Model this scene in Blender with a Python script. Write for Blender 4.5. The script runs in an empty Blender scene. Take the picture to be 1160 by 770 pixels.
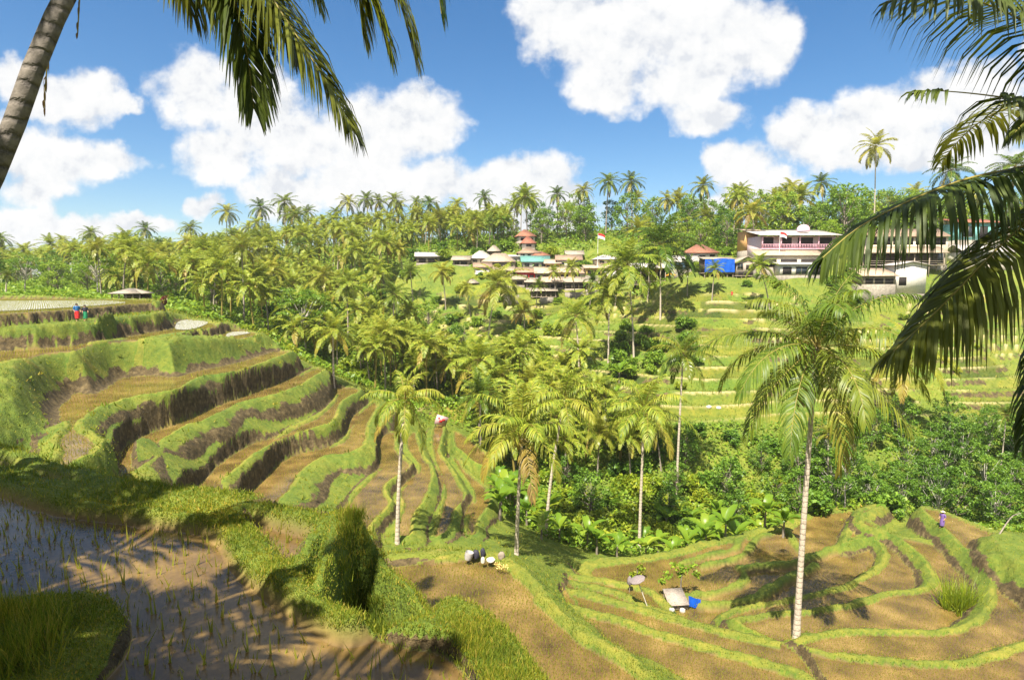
import bpy, math, random
import numpy as np
R_ = math.radians
random.seed(7); rng = np.random.default_rng(7)
scene = bpy.context.scene
col = scene.collection
# ------------------------------------------------------------------ photograph geometry
FPX, CX, CY = 678.0, 580.0, 385.0            # focal length and centre, in pixels of the 1160 px wide photograph
PITCH = math.atan(67.0 / FPX)
cp, sp = math.cos(PITCH), math.sin(PITCH)
def ray(u, v):
    a = (u - CX) / FPX; b = (CY - v) / FPX
    return np.array([a, cp + b * sp, -sp + b * cp])
def onz(u, v, z):                            # point of the horizontal plane z seen at pixel (u, v)
    d = ray(u, v); t = z / d[2]
    return d * t
def at(u, v, Y):                             # point at forward distance Y
    d = ray(u, v); return d * (Y / d[1])
def U(u, d, z): return ((u - CX) / FPX * d, d, z)

# ------------------------------------------------------------------ noise
def _hash(ix, iy, seed):
    h = (ix.astype(np.int64) * 374761393 + iy.astype(np.int64) * 668265263 + seed * 1442695041) & 0xffffffff
    h = ((h ^ (h >> 13)) * 1274126177) & 0xffffffff
    h = ((h ^ (h >> 16)) * 2246822519) & 0xffffffff
    return ((h ^ (h >> 15)) & 0xffffff) / float(0xffffff)
def vnoise(x, y, seed=0):
    ix, iy = np.floor(x), np.floor(y)
    fx, fy = x - ix, y - iy
    fx = fx * fx * (3 - 2 * fx); fy = fy * fy * (3 - 2 * fy)
    a = _hash(ix, iy, seed); b = _hash(ix + 1, iy, seed); c = _hash(ix, iy + 1, seed); d = _hash(ix + 1, iy + 1, seed)
    return (a * (1 - fx) + b * fx) * (1 - fy) + (c * (1 - fx) + d * fx) * fy * 1.0
def fbm(x, y, seed=0, octv=3):
    s = 0; amp = 0.5; tot = 0
    for k in range(octv):
        s = s + amp * (vnoise(x * 2 ** k, y * 2 ** k, seed + 17 * k) - 0.5); tot += amp; amp *= 0.5
    return s / tot * 2.0                     # about -1..1
def sstep(a, b, x):
    t = np.clip((x - a) / (b - a), 0, 1); return t * t * (3 - 2 * t)

# ------------------------------------------------------------------ base hillside (thin plate spline through surveyed points)
CP = [
 (0,0,-2.6),(-12,0,-2.4),(12,0,-5),(-10,-15,2),(10,-15,0),(0,-40,8),(-40,-30,10),(40,-30,-4),(-30,0,0),
 (-3,12.2,-10.5),(-9,17,-9.5),(2.6,8.6,-10),(7,8.5,-11.5),(3,12.5,-14),(8,20,-15.8),(16,20,-19),(26,22,-20.5),(42,24,-20),(70,30,-17),
 (0,24,-15.2),(-3,31,-15.2),(-8,24,-13.5),(-14,22,-12),(-20,22,-10),(-30,18,-5),(-45,22,-1),(-26,28,-10.5),(-33,34,-8.5),
 (-60,45,-1.5),(-60,20,3),
 U(0,46,-6.6),U(0,60,-4.2),U(60,70,-3.6),U(100,100,-3.2),U(0,110,-3.4),U(180,92,-4.2),U(-200,90,-1),U(-200,150,0),
 U(120,50,-9.5),U(215,58,-9.8),U(300,72,-10.2),U(340,84,-11.5),U(160,42,-12),U(200,50,-12.3),U(290,62,-13.3),U(360,80,-14),
 U(230,46,-15),U(300,54,-15.5),U(380,70,-16),U(405,82,-16.6),U(320,48,-17.3),U(360,47,-18.3),U(400,52,-19),U(430,68,-18.8),
 U(460,50,-20.3),U(480,66,-20.6),U(520,52,-21.2),U(545,58,-21.9),U(420,42,-19.5),U(480,41,-20.2),U(540,42,-20.6),U(590,44,-21.2),
 U(250,95,-8),U(300,102,-11.5),U(380,105,-16.5),U(440,110,-18.5),U(520,105,-20.5),U(200,125,-5),
 U(620,40,-21),U(640,36,-21.4),U(700,32,-21.6),U(650,47,-23.8),U(720,45,-24.6),U(800,48,-25.0),U(860,45,-25.0),U(950,50,-25),U(1000,56,-25),
 U(900,40,-24),U(820,34,-22),U(1080,56,-23.4),U(1150,48,-22.8),U(1300,45,-21),U(1100,36,-22.5),
 U(650,60,-27),U(760,62,-28.5),U(850,66,-29.5),U(1000,70,-30),U(1150,68,-29),U(1300,65,-27),
 U(600,80,-26),U(700,82,-24),U(800,84,-22),U(900,86,-21.5),U(1000,86,-21.5),U(1120,86,-21),U(1250,86,-20),
 U(560,100,-20),U(650,100,-18.2),U(750,100,-15.5),U(850,103,-13.5),U(1000,105,-12.6),U(1120,108,-11.4),U(1250,110,-10),
 U(560,136,-9.5),U(650,133,-9.0),U(750,126,-6.0),U(830,122,-3.6),U(950,120,-3.6),U(1030,118,-3.4),U(1150,122,-3),U(560,150,-5),U(600,149,-4.6),U(640,150,-3.9),U(600,160,-0.2),U(640,160,0),U(560,165,2.6),U(640,170,4.4),U(600,181,9.2),U(520,167,3.8),U(700,156,1.2),U(700,141,-3.4),U(745,143,-0.6),U(790,146,4.8),U(795,131,0.6),U(845,131,0.7),U(900,133,3.2),U(900,126.5,0.9),U(1030,121,-2.8),U(1030,128,3.2),U(1110,134,4),U(1150,130,2.5),
 U(300,140,-8),U(400,140,-10.5),U(480,140,-10),U(480,168,4.2),U(600,170,4.4),U(480,155,-3),U(560,156,-2.2),U(430,150,-7),U(430,168,0.5),U(520,150,-5),U(400,155,-6.5),
 U(400,170,-1),U(300,175,-2),U(200,180,-1),U(100,190,-1),U(0,190,-1),
 U(760,148,3),U(880,142,5),U(1000,142,5.5),U(1120,142,6),U(880,165,10.5),U(1000,165,11.5),U(1120,165,11),U(760,175,12),U(680,195,15),
 U(600,215,16),U(500,230,14),U(400,240,14.5),U(300,255,10.5),U(200,270,6),U(100,280,1),U(0,300,-2),U(-200,300,0),U(1300,150,8),
 U(0,420,-4),U(200,420,4),U(400,400,12),U(600,380,10),U(900,320,10),U(1300,300,8),
]
CP = np.array(CP, float)
def _tps_fit(P, lam=0.6):
    n = len(P); d = np.hypot(P[:, None, 0] - P[None, :, 0], P[:, None, 1] - P[None, :, 1])
    K = np.where(d > 0, d * d * np.log(np.maximum(d, 1e-9)), 0)
    K[np.arange(n), np.arange(n)] += lam
    A = np.zeros((n + 3, n + 3)); A[:n, :n] = K
    A[:n, n] = 1; A[:n, n + 1:] = P[:, :2]; A[n, :n] = 1; A[n + 1:, :n] = P[:, :2].T
    b = np.zeros(n + 3); b[:n] = P[:, 2]
    return np.linalg.solve(A, b)
_W = _tps_fit(CP)
def base_height(x, y):
    r = np.hypot(x, y); k = np.minimum(1.0, 420.0 / np.maximum(r, 1e-6))     # beyond 420 m the land runs on level
    xs, ys = x * k, y * k
    ys = np.maximum(ys, -42.0)
    z = _W[-3] + _W[-2] * xs + _W[-1] * ys
    for (px, py, _), w in zip(CP, _W[:len(CP)]):
        d2 = (xs - px) ** 2 + (ys - py) ** 2
        z = z + w * 0.5 * d2 * np.log(np.maximum(d2, 1e-9))
    far = sstep(430, 900, r)
    return z * (1 - far) + (-6.0) * far

# ------------------------------------------------------------------ terraces traced from the photograph, each at its own level
def chaikin(P, n=2, closed=True):
    P = np.asarray(P, float)
    for _ in range(n):
        Q = np.roll(P, -1, 0) if closed else P[1:]
        A = P if closed else P[:-1]
        N = np.empty((2 * len(A), 2)); N[0::2] = A * 0.75 + Q * 0.25; N[1::2] = A * 0.25 + Q * 0.75
        if not closed: N = np.vstack([P[:1], N, P[-1:]])
        P = N
    return P
def pxpoly(pts, z):
    out = []
    for p in pts:
        if len(p) == 3: out.append(p[:2])                # ('w'-style triple: already world x, y)
        else: out.append(onz(p[0], p[1], z)[:2])
    return out
W = lambda x, y: (x, y, 'w')
TER = []     # name, polygon, level, params
def terrace(name, pts, h, fill=0.9, cut=0.35, bw=0.55, bh=0.22, earth=0.5, mud=1.0, wet=0.0, rough=0.25, ecut=0.9, pz=None):
    TER.append(dict(name=name, poly=chaikin(pxpoly(pts, h + bh if pz is None else pz)), h=h, fill=fill, cut=cut, bw=bw, bh=bh, earth=earth, mud=mud, wet=wet, rough=rough, ecut=ecut))
RID = []
def ridge(pts, z, w=0.33, h=0.28, soft=0.8):
    RID.append(dict(soft=soft, line=chaikin(pxpoly(pts, z), 2, False), w=w, h=h, z=z))

# left amphitheatre, from the highest level down
terrace('upper_water', [(-160,361),(0,356),(38,353.5),(80,351.5),(114,348.5),(152,345.5),(176,342.5),(182,340.5),(176,338.6),(100,338),(0,338),(-160,338)], -3.0, fill=0.7, bw=0.8, bh=0.2, earth=0.8, wet=1.0)
terrace('path', [(-160,381),(0,371.5),(38,368),(82,365.5),(114,361),(152,357),(184,354.5),(192,356),(192,353),(180,351.5),(152,353.5),(114,357.5),(82,362),(38,365.5),(0,369),(-160,377)], -4.1, fill=1.0, bw=3, bh=0.12, earth=0.55, mud=0.0)
terrace('seedling_strip', [(-160,446),(-60,425),(0,412),(28,406),(66,399),(114,391),(144,387),(182,380),(220,374),(245,370),(257,369.5),(252,366),(240,362),(215,360),(200,362),(200,370),(178,374),(156,377),(140,380),(114,385),(76,389),(38,393),(0,395),(-160,400)], -6.2, fill=5.5, cut=1.1, bw=0.9, bh=0.25, earth=0.0, wet=0.6, rough=0.45, ecut=0.45)
terrace('small_water', [(205,391),(226,388),(266,382.5),(297,379),(294,375),(262,373),(252,377),(240,381)], -7.4, fill=2.6, bw=0.5, bh=0.2, earth=0.15, wet=0.8, rough=0.4)
terrace('brown_one', [(332,398),(312,405.5),(285,415.5),(262,422),(225,426),(214,436),(200,442),(152,449),(129,457),(110,463),(93,478),(95,485),(114,491),(118,501),(110,511),(85,524),(60,545),(50,560),(46,540),(60,516),(57,490),(72,487),(65,460),(76,451),(85,442),(106,445),(123,436),(138,425),(176,423),(199,426),(218,419),(240,415),(262,411),(296,401),(310,396.5),(331,396)], -9.7, fill=1.1, cut=2.6, bw=0.5, bh=0.22, earth=0.5, ecut=0.25, rough=0.14, wet=0.65)
terrace('brown_two', [(369,420),(358,425),(342,437),(310,447),(276,455),(264,458),(251,462),(246,468),(238,474),(211,482),(197,491),(180,501),(167,499),(153,506),(146,518),(152,529),(162,542),(164,556),(150,560),(143,545),(134,530),(134,512),(141,503),(155,494),(180,484),(200,478),(225,466),(240,460),(281,445),(317,433),(346,419),(358,415),(367,416)], -12.4, fill=2.0, bw=0.5, bh=0.22, earth=0.5, rough=0.14, wet=0.65)
terrace('brown_three', [(411,440),(409,443),(388,453),(383,472),(376,480),(352,485.5),(314,499.5),(289,514.5),(276,525.5),(255,542.5),(240,560),(225,585),(200,590),(206,572),(215,554),(234,540),(247,523),(268,510),(285,499),(314,493),(333,481),(361,470),(380,449),(376,438),(405,437)], -15.3, fill=0.9, bw=0.5, bh=0.22, earth=0.5, rough=0.14, wet=0.65)
terrace('brown_four', [(431,459),(421,475),(418,487),(419,498),(410,507),(394,513),(378,515),(361,519),(340,536),(335,553),(314,566),(300,580),(270,580),(281,557),(302,538),(314,523),(338,510),(370,506),(392,495),(397,472),(414,459),(422,452),(431,455)], -17.2, fill=2.4, bw=0.5, bh=0.22, earth=0.35, rough=0.14, wet=0.65)
terrace('strip_one', [(452,486),(449,507),(462,519),(470,527),(454,537),(439,546),(437,556),(446,567),(439,577),(424,590),(420,598),(426,608),(410,606),(380,590),(388,574),(405,551),(429,530),(431,517),(428,505),(434,490)], -19.0, fill=0.6, bw=0.38, bh=0.2, earth=0.6, rough=0.1, wet=0.65)
terrace('strip_two', [(474,487),(474,495),(483,519),(491,527),(492,541),(485,563),(472,579),(469,594),(470,608),(445,608),(447,590),(456,570),(448,558),(462,541),(476,532),(468,518),(458,507),(460,490)], -19.9, fill=1.1, bw=0.38, bh=0.2, earth=0.2, rough=0.1, wet=0.65)
terrace('strip_three', [(506,480),(503,494),(498,511),(511,526),(521,545),(533,562),(514,578),(517,586),(505,608),(485,608),(490,600),(502,562),(500,545),(493,528),(488,510),(487,490),(492,478)], -20.7, fill=0.8, bw=0.38, bh=0.2, earth=0.3, rough=0.1, wet=0.65)
terrace('strip_four', [(509,514),(522,518),(527,530),(549,547),(561,559),(556,574),(540,590),(545,606),(522,606),(530,585),(525,578),(538,562),(527,543),(515,526)], -21.4, fill=0.8, bw=0.38, bh=0.2, earth=0.3, rough=0.1, wet=0.65)
terrace('strip_five', [(512,484),(530,493),(545,505),(560,520),(552,528),(535,524),(525,512),(512,505)], -21.1, fill=0.8, bw=0.38, bh=0.2, earth=0.3, rough=0.1, wet=0.65)
# paddies on the spur at the right, rising step by step outwards
terrace('spur', [(640,646),(668,632),(720,630),(765,622),(812,607),(868,601),(888,592),(915,576),(1000,570),(1040,572),W(32,54),W(44,48),W(60,40),W(50,30),W(25,30),W(14,33)], -24.6, fill=1.5, bw=1.2, bh=0.18, earth=0.2, wet=0.65)
terrace('ring_three', [(840,684),(866,682),(908,673),(946,666),(981,649),(1002,632),(999,618),(986,608),(967,613),(950,619),(960,600),(968,578),(1000,571),W(31,55),W(44,48),W(60,40),W(50,30),W(22,32),(800,704)], -24.0, fill=0.7, cut=0.3, bw=0.5, bh=0.2, earth=0.45, rough=0.14, wet=0.65)
terrace('ring_two', [(850,695),(908,690),(967,682),(998,670),(1022,668),(1054,663),(1055,648),(1044,631),(1016,607),(982,586),(968,578),(985,571),(1010,570),W(31,55),W(44,48),W(60,40),W(50,30),W(22,31),(820,704)], -23.3, fill=0.9, cut=0.3, bw=0.5, bh=0.2, earth=0.5, rough=0.14, wet=0.65)
terrace('ring_one', [(905,719),(953,711),(1050,713),(1091,708),(1115,690),(1123,672),(1116,648),(1092,624),(1071,601),(1046,581),(1040,572),(1062,574),(1130,603),W(44,49),W(62,40),W(50,28),W(24,29),(880,735)], -22.4, fill=1.1, cut=0.3, bw=0.5, bh=0.2, earth=0.5, rough=0.14, wet=0.65)
terrace('ring_outer', [(890,722),(908,728),(926,735),(1001,745),(1087,749),(1160,726),(1230,700),W(44,38),W(60,38),W(52,22),W(24,24),(900,790)], -21.9, fill=0.7, bw=0.5, bh=0.2, earth=0.08, rough=0.14, wet=0.65)
terrace('grassy_bank', [(1122,606),(1135,600),(1160,606),(1200,640),(1220,690),(1170,650),(1140,630)], -21.0, fill=1.6, bw=9, bh=0.3, earth=0.45, mud=0.0)
# the slope below the middle paddy, stepping down towards the spur
terrace('slope_four', [(630,648),(679,653),(716,660),(745,668),(765,690),W(9,33),W(7,38)], -23.6, fill=0.8, bw=0.7, bh=0.2, earth=0.2, rough=0.14, wet=0.65)
terrace('slope_three', [(630,654),(679,662),(712,671),(740,688),(775,697),(790,720),W(10,30),W(6,34)], -23.0, fill=0.8, bw=0.7, bh=0.2, earth=0.2, rough=0.14, wet=0.65)
terrace('slope_two', [(625,663),(660,667),(681,673),(731,686),(760,696),(804,706),(843,717),(881,724),(905,735),(930,775),W(16,24),W(7,28)], -22.4, fill=0.7, bw=0.8, bh=0.2, earth=0.3, rough=0.14, wet=0.65)
terrace('slope_one', [(640,680),(655,686),(704,698),(740,711),(783,722),(823,733),(855,743),(893,753),(917,762),(950,790),W(20,22),W(10,22),W(6,26)], -21.6, fill=0.6, bw=0.7, bh=0.25, earth=0.3, rough=0.14, wet=0.65)
# middle paddy under the near bank
terrace('middle_paddy', [(430,636),(472,633),(500,626),(530,622),(566,626),(590,640),(609,657),(628,683),(652,705),(692,728),(732,753),(770,785),W(7,13.5),W(1,13.5),W(-5,16.5),W(-9.5,25)], -15.0, fill=2.2, cut=1.5, bw=0.6, bh=0.3, earth=0.0, wet=0.15)
# near bank and its paddies
terrace('near_bank', [W(-40,24),W(-26,19),W(-17,15.6),(0,505),(46,518),(91,531),(142,543),(190,551),(263,559),(314,568),(352,576),(390,579),(405,586),(420,598),(438,612),(457,634),(472,657),(479,676),(487,680),(520,681),(560,698),(590,736),(612,772),W(0.9,4.2),W(2.2,1.5),W(4,-6),W(-14,-6),W(-40,6)], -3.96, fill=1.5, bw=30, bh=0.1, earth=0.0, mud=0.0)
terrace('grass_notch', [(398,596),(384,616),(377,642),(388,662),(408,676),(440,684),(468,681),(464,664),(448,640),(430,618),(413,603)], -5.3, fill=0.5, cut=0.45, bw=9, bh=0.05, ecut=0.0, pz=-3.8, earth=0.0, mud=0.0)
terrace('near_paddy', [(-60,535),(0,551),(69,572),(138,581),(207,588),(241,596),(252,607),(272,638),(300,665),(345,690),(400,716),(447,731),(495,738),(515,748),(545,785),W(-0.2,4.2),W(-0.6,2.6),W(-3,2.2),W(-4.4,4.2),W(-6.6,7),W(-12,9),W(-14,10.5)], -4.0, fill=0.3, cut=0.13, bw=0.1, bh=0.0, earth=0.9, ecut=0.55, wet=0.22)
terrace('ditch', [(-90,497),(0,519),(40,530),(80,542),(116,553),(112,556),(75,550),(40,541),(0,531),(-90,508)], -3.98, fill=0.2, cut=0.15, bw=0.1, bh=0.0, earth=0.5, ecut=0.2, wet=0.9)
terrace('corner_paddy', [(282,578),(300,577),(330,583),(367,592),(362,603),(346,613),(336,630),(327,642),(316,632),(300,610),(290,595)], -4.0, fill=0.2, cut=0.15, bw=0.1, bh=0.0, earth=0.6, wet=0.5)
terrace('grass_island', [(-60,690),(0,681),(40,673),(90,672),(118,684),(121,692),(112,711),(95,736),(70,757),(55,780),W(-3.6,4.6),W(-7,5)], -3.72, fill=0.22, bw=9, bh=0.02, earth=0.35, mud=0.0)

ridge([(771,638),(807,627),(834,623),(837,611),(851,601),(878,598)], -24.4)
ridge([(796,641),(843,631),(855,611),(866,605),(885,601)], -24.4)
ridge([(891,600),(900,615),(906,624)], -24.4)
ridge([(842,643),(866,639),(900,638),(923,629),(950,619),(974,612)], -24.3, 0.4)
ridge([(775,675),(807,672),(842,661),(845,648),(836,643)], -24.4)
ridge([(796,684),(840,683),(866,672),(881,660),(900,652),(923,640)], -24.3, 0.4)

ridge([(-80,494),(0,511),(46,524),(91,537),(142,549),(190,557),(263,566),(314,575),(352,583),(386,588)], -3.78, 0.3, 0.13, 0.1)
ridge([(-60,530),(0,543),(69,565),(138,574),(207,581),(250,588),(268,603),(294,634),(324,660),(362,682),(400,700)], -3.8, 0.22, 0.13, 0.1)
ridge([(382,598),(374,618),(366,640),(362,662)], -3.8, 0.2, 0.13, 0.1)
def seg_dist2(x, y, A, B):
    dx, dy = B[0] - A[0], B[1] - A[1]; L = dx * dx + dy * dy + 1e-12
    t = np.clip(((x - A[0]) * dx + (y - A[1]) * dy) / L, 0, 1)
    return (x - A[0] - t * dx) ** 2 + (y - A[1] - t * dy) ** 2
def sdf(x, y, P):
    d2 = np.full(x.shape, 1e18); ins = np.zeros(x.shape, bool)
    n = len(P)
    for i in range(n):
        A = P[i]; B = P[(i + 1) % n]
        np.minimum(d2, seg_dist2(x, y, A, B), out=d2)
        if A[1] != B[1]:
            c = (A[1] > y) != (B[1] > y)
            ins ^= c & (x < (B[0] - A[0]) * (y - A[1]) / (B[1] - A[1]) + A[0])
    d = np.sqrt(d2)
    return np.where(ins, d, -d)

FARSTEP = 1.45
def terrain(x, y, full=False):
    x = np.asarray(x, float).ravel(); y = np.asarray(y, float).ravel()
    r = np.hypot(x, y)
    z = base_height(x, y)
    z = z + fbm(x / 9, y / 9, 3) * 0.35 * sstep(8, 30, r) + fbm(x / 40, y / 40, 5) * 1.5 * sstep(150, 260, r)
    grass = np.ones_like(z); mud = np.zeros_like(z); earth = np.zeros_like(z); wet = np.zeros_like(z)
    uu = np.where(y > 1, CX + FPX * x / np.maximum(y, 1), -9999)
    # terraced far slope opposite
    far = sstep(420, 500, uu) * sstep(84, 92, y) * (1 - sstep(-3.2, -1.6, z)) * (1 - sstep(170, 185, y))
    k = z / FARSTEP + fbm(x / 22, y / 22, 11) * 0.55
    kf = k - np.floor(k)
    prof = np.where(kf < 0.62, kf * 0.12, 0.0744 + (kf - 0.62) / 0.38 * 0.9256)
    zt = (np.floor(k) + prof) * FARSTEP - fbm(x / 22, y / 22, 11) * 0.55 * FARSTEP
    tone = np.full_like(z, 0.5)
    pid = _hash(np.floor(k), np.floor(x / 9.0 + _hash(np.floor(k), np.floor(k) * 0, 9) * 7), 51)
    tone = tone * (1 - far) + pid * far
    lip = np.exp(-((kf - 0.03) / 0.05) ** 2) + np.exp(-((kf - 0.985) / 0.03) ** 2)
    z = z * (1 - far) + (zt + 0.12 * lip) * far
    n1 = fbm(x / 3.5, y / 3.5, 21)
    earth = far * (sstep(0.66, 0.72, kf) * (1 - sstep(0.93, 0.97, kf)) * sstep(-0.2, 0.3, n1) * 0.62 + sstep(0.25, 0.5, fbm(x / 7, y / 1.5, 31)) * (kf < 0.6) * 0.5)
    if full or True:
        wob = fbm(x * 0.9, y * 0.9, 41, 3)
        wob2 = fbm(x * 3.1, y * 3.1, 43, 2)
    for T in TER:
        P = T['poly']; m = max(T['fill'], T['cut']) + 0.6
        idx = np.nonzero((x > P[:, 0].min() - m) & (x < P[:, 0].max() + m) & (y > P[:, 1].min() - m) & (y < P[:, 1].max() + m))[0]
        if len(idx) == 0: continue
        xs, ys = x[idx], y[idx]
        sc = np.clip(r[idx] / 40.0, 0.12, 1.0) * T['rough'] * 1.6
        d = sdf(xs, ys, P) + wob[idx] * sc * 0.9 + wob2[idx] * sc * 0.14
        zp = z[idx]; h = T['h']
        up = sstep(-0.15, 0.25, h + T['bh'] - zp)                      # 1 where this level stands above what was there
        rw = T['fill'] * up + T['cut'] * (1 - up)
        q = np.clip((d + rw) / rw, 0, 1)                               # 0 at the foot, 1 at the lip
        w = np.where(up > 0.5, q ** 0.75, q * q * (3 - 2 * q))
        bt = np.clip(d / T['bw'], 0, 1)
        bund = (1 - sstep(0.55, 1.0, bt)) * up * T['bh']
        rnd = (wob2[idx] * 0.5 + 0.5) * 0.06 * (d > 0) * (bt < 0.9)
        zl = h + bund + rnd * up
        # irregular risers
        bulge = wob[idx] * 0.25 * T['rough'] * 4 * np.sin(np.pi * np.clip(w, 0, 1)) * np.clip(np.abs(h - zp), 0, 1.2)
        zn = zp + (zl - zp) * w + bulge * (w < 1)
        inside = sstep(-0.02, 0.02, d)
        mfield = sstep(0.9, 1.0, bt * np.where(up > 0.5, 1, 50)) * inside * T['mud']
        ri = (w > 0.001) * (1 - inside)
        dz = np.abs(h - zp)
        tt = 1 - w                                                     # 0 lip .. 1 foot
        e_fill = T['earth'] > 0
        ef = sstep(1.0 - T['earth'] - 0.3, 1.0 - T['earth'] + 0.3, tt + wob[idx] * 0.3) * e_fill
        ecut = np.where(T['ecut'] >= 0.85, 0.9, sstep(1.0 - T['ecut'] - 0.1, 1.0 - T['ecut'] + 0.1, w + wob[idx] * 0.2))
        er = np.where(up > 0.5, ef, ecut) * ri * sstep(0.03, 0.12, dz)
        keep = 1 - np.maximum(inside, ri * (w > 0.02))
        earth[idx] = earth[idx] * keep + er * (1 - inside)
        mud[idx] = mud[idx] * keep + mfield
        if T['name'] not in ('near_bank', 'grass_notch', 'grass_island', 'grassy_bank', 'grass_nose'): tone[idx] = tone[idx] * (1 - inside) + inside * np.where((bt < 0.9) & (up > 0.5), 0.93, 0.5)
        wet[idx] = wet[idx] * keep + mfield * T['wet']
        z[idx] = zn
    for L in RID:
        P = L['line']; m = L['w'] + 0.8
        idx = np.nonzero((x > P[:, 0].min() - m) & (x < P[:, 0].max() + m) & (y > P[:, 1].min() - m) & (y < P[:, 1].max() + m))[0]
        if len(idx) == 0: continue
        d2 = np.full(len(idx), 1e18)
        for i in range(len(P) - 1): np.minimum(d2, seg_dist2(x[idx], y[idx], P[i], P[i + 1]), out=d2)
        d = np.sqrt(d2) + wob[idx] * (0.25 if L['soft'] > 0.5 else 0.09)
        t = 1 - sstep(L['w'] * L['soft'], L['w'] * 1.2, d)
        z[idx] = np.maximum(z[idx], z[idx] * (1 - t) + (L['z'] + L['h'] - 0.1) * t)
        mud[idx] *= 1 - t; earth[idx] *= 1 - t; wet[idx] *= (1 - t) ** 4
    grass = np.clip(1 - mud - earth, 0, 1)
    z = z + fbm(x * 1.3, y * 1.3, 71, 3) * 0.09 * grass * (1 - sstep(60, 90, r))
    dry = far * lip * sstep(-0.3, 0.3, fbm(x / 6, y / 6, 61))
    if full == 2: return z, grass, mud, earth, wet, tone, dry
    if full: return z, grass, mud, earth, wet
    return z
def ground(x, y): return float(terrain(np.array([x]), np.array([y]))[0])
def hit(u, v, y0=16.0, y1=420.0, n=700):
    d = ray(u, v); ys = np.geomspace(y0, y1, n); P = d[None, :] * (ys / d[1])[:, None]
    h = terrain(P[:, 0], P[:, 1]); b = np.nonzero(P[:, 2] < h)[0]
    if len(b) == 0: return None
    return P[b[0]]

# ------------------------------------------------------------------ mesh helpers
def npmesh(name, V, F, smooth=False):
    V = np.ascontiguousarray(V, np.float32); F = np.ascontiguousarray(F, np.int32)
    me = bpy.data.meshes.new(name)
    me.vertices.add(len(V)); me.vertices.foreach_set('co', V.ravel())
    n, k = F.shape
    me.loops.add(n * k); me.loops.foreach_set('vertex_index', F.ravel())
    me.polygons.add(n); me.polygons.foreach_set('loop_start', np.arange(0, n * k, k, dtype=np.int32))
    try: me.polygons.foreach_set('loop_total', np.full(n, k, np.int32))
    except Exception: pass
    if smooth: me.polygons.foreach_set('use_smooth', np.ones(n, bool))
    me.update(calc_edges=True)
    return me
def fattr(me, name, vals):
    a = me.attributes.new(name, 'FLOAT', 'POINT'); a.data.foreach_set('value', np.ascontiguousarray(vals, np.float32))
def link(name, me, mat=None, parent=None, loc=None):
    o = bpy.data.objects.new(name, me); col.objects.link(o)
    if mat is not None and len(me.materials) == 0: me.materials.append(mat)
    if parent is not None: o.parent = parent
    if loc is not None: o.location = loc
    return o
def tag(o, label=None, cat=None, group=None, kind=None):
    if label: o['label'] = label
    if cat: o['category'] = cat
    if group: o['group'] = group
    if kind: o['kind'] = kind
    return o
def empty(name, loc, rz=0.0):
    o = bpy.data.objects.new(name, None); col.objects.link(o); o.location = loc; o.rotation_euler = (0, 0, rz)
    o.empty_display_size = 0.3
    return o
def copy_tree(o):
    c = o.copy(); col.objects.link(c)
    for ch in list(o.children):
        d = ch.copy(); col.objects.link(d); d.parent = c
        for g in list(ch.children):
            e = g.copy(); col.objects.link(e); e.parent = d
    return c

# ------------------------------------------------------------------ node helpers
def newmat(name):
    m = bpy.data.materials.new(name); m.use_nodes = True
    nt = m.node_tree; nt.nodes.clear()
    out = nt.nodes.new('ShaderNodeOutputMaterial')
    return m, nt, out
def nd(nt, t, **kw):
    n = nt.nodes.new(t)
    for k, v in kw.items():
        if k in n.inputs: n.inputs[k].default_value = v
        else: setattr(n, k, v)
    return n
def ramp(nt, fac, stops):
    n = nt.nodes.new('ShaderNodeValToRGB'); e = n.color_ramp.elements
    while len(e) < len(stops): e.new(0.5)
    for i, (p, c) in enumerate(stops):
        e[i].position = p; e[i].color = (*c, 1) if len(c) == 3 else c
    nt.links.new(fac, n.inputs[0]); return n.outputs[0]
def mix(nt, fac, a, b):
    n = nt.nodes.new('ShaderNodeMix'); n.data_type = 'RGBA'
    for s, v in ((0, fac), (6, a), (7, b)):
        if hasattr(v, 'is_linked'): nt.links.new(v, n.inputs[s])
        else: n.inputs[s].default_value = v if s == 0 else ((*v, 1) if len(v) == 3 else v)
    return n.outputs[2]
def noise(nt, vec, scale, detail=4, rough=0.55):
    n = nt.nodes.new('ShaderNodeTexNoise'); n.inputs['Scale'].default_value = scale
    n.inputs['Detail'].default_value = detail; n.inputs['Roughness'].default_value = rough
    if vec is not None: nt.links.new(vec, n.inputs['Vector'])
    return n.outputs[0]
def mth(nt, op, a, b=None, clamp=False):
    n = nt.nodes.new('ShaderNodeMath'); n.operation = op; n.use_clamp = clamp
    for i, v in enumerate((a, b)):
        if v is None: continue
        if hasattr(v, 'is_linked'): nt.links.new(v, n.inputs[i])
        else: n.inputs[i].default_value = v
    return n.outputs[0]
def attr(nt, name):
    n = nt.nodes.new('ShaderNodeAttribute'); n.attribute_name = name; return n.outputs['Fac']
# ------------------------------------------------------------------ camera, sun, sky
cam = bpy.data.cameras.new('camera'); co = bpy.data.objects.new('camera', cam); col.objects.link(co)
cam.sensor_width = 36.0; cam.lens = 36.0 * FPX / 1160.0
cam.clip_end = 20000; cam.clip_start = 0.05
co.location = (0, 0, 0); co.rotation_euler = (math.pi / 2 - PITCH, 0, 0)
scene.camera = co
SUN_EL, SUN_AZ = 60.0, 22.0                 # the light travels towards 27 degrees right of the view direction
sd = np.array([math.sin(R_(SUN_AZ)) * math.cos(R_(SUN_EL)), math.cos(R_(SUN_AZ)) * math.cos(R_(SUN_EL)), -math.sin(R_(SUN_EL))])
sun = bpy.data.lights.new('sun', 'SUN'); sun.energy = 5.0; sun.angle = R_(0.53); sun.color = (1.0, 0.93, 0.80)
so = bpy.data.objects.new('sun', sun); col.objects.link(so)
from mathutils import Vector
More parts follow.
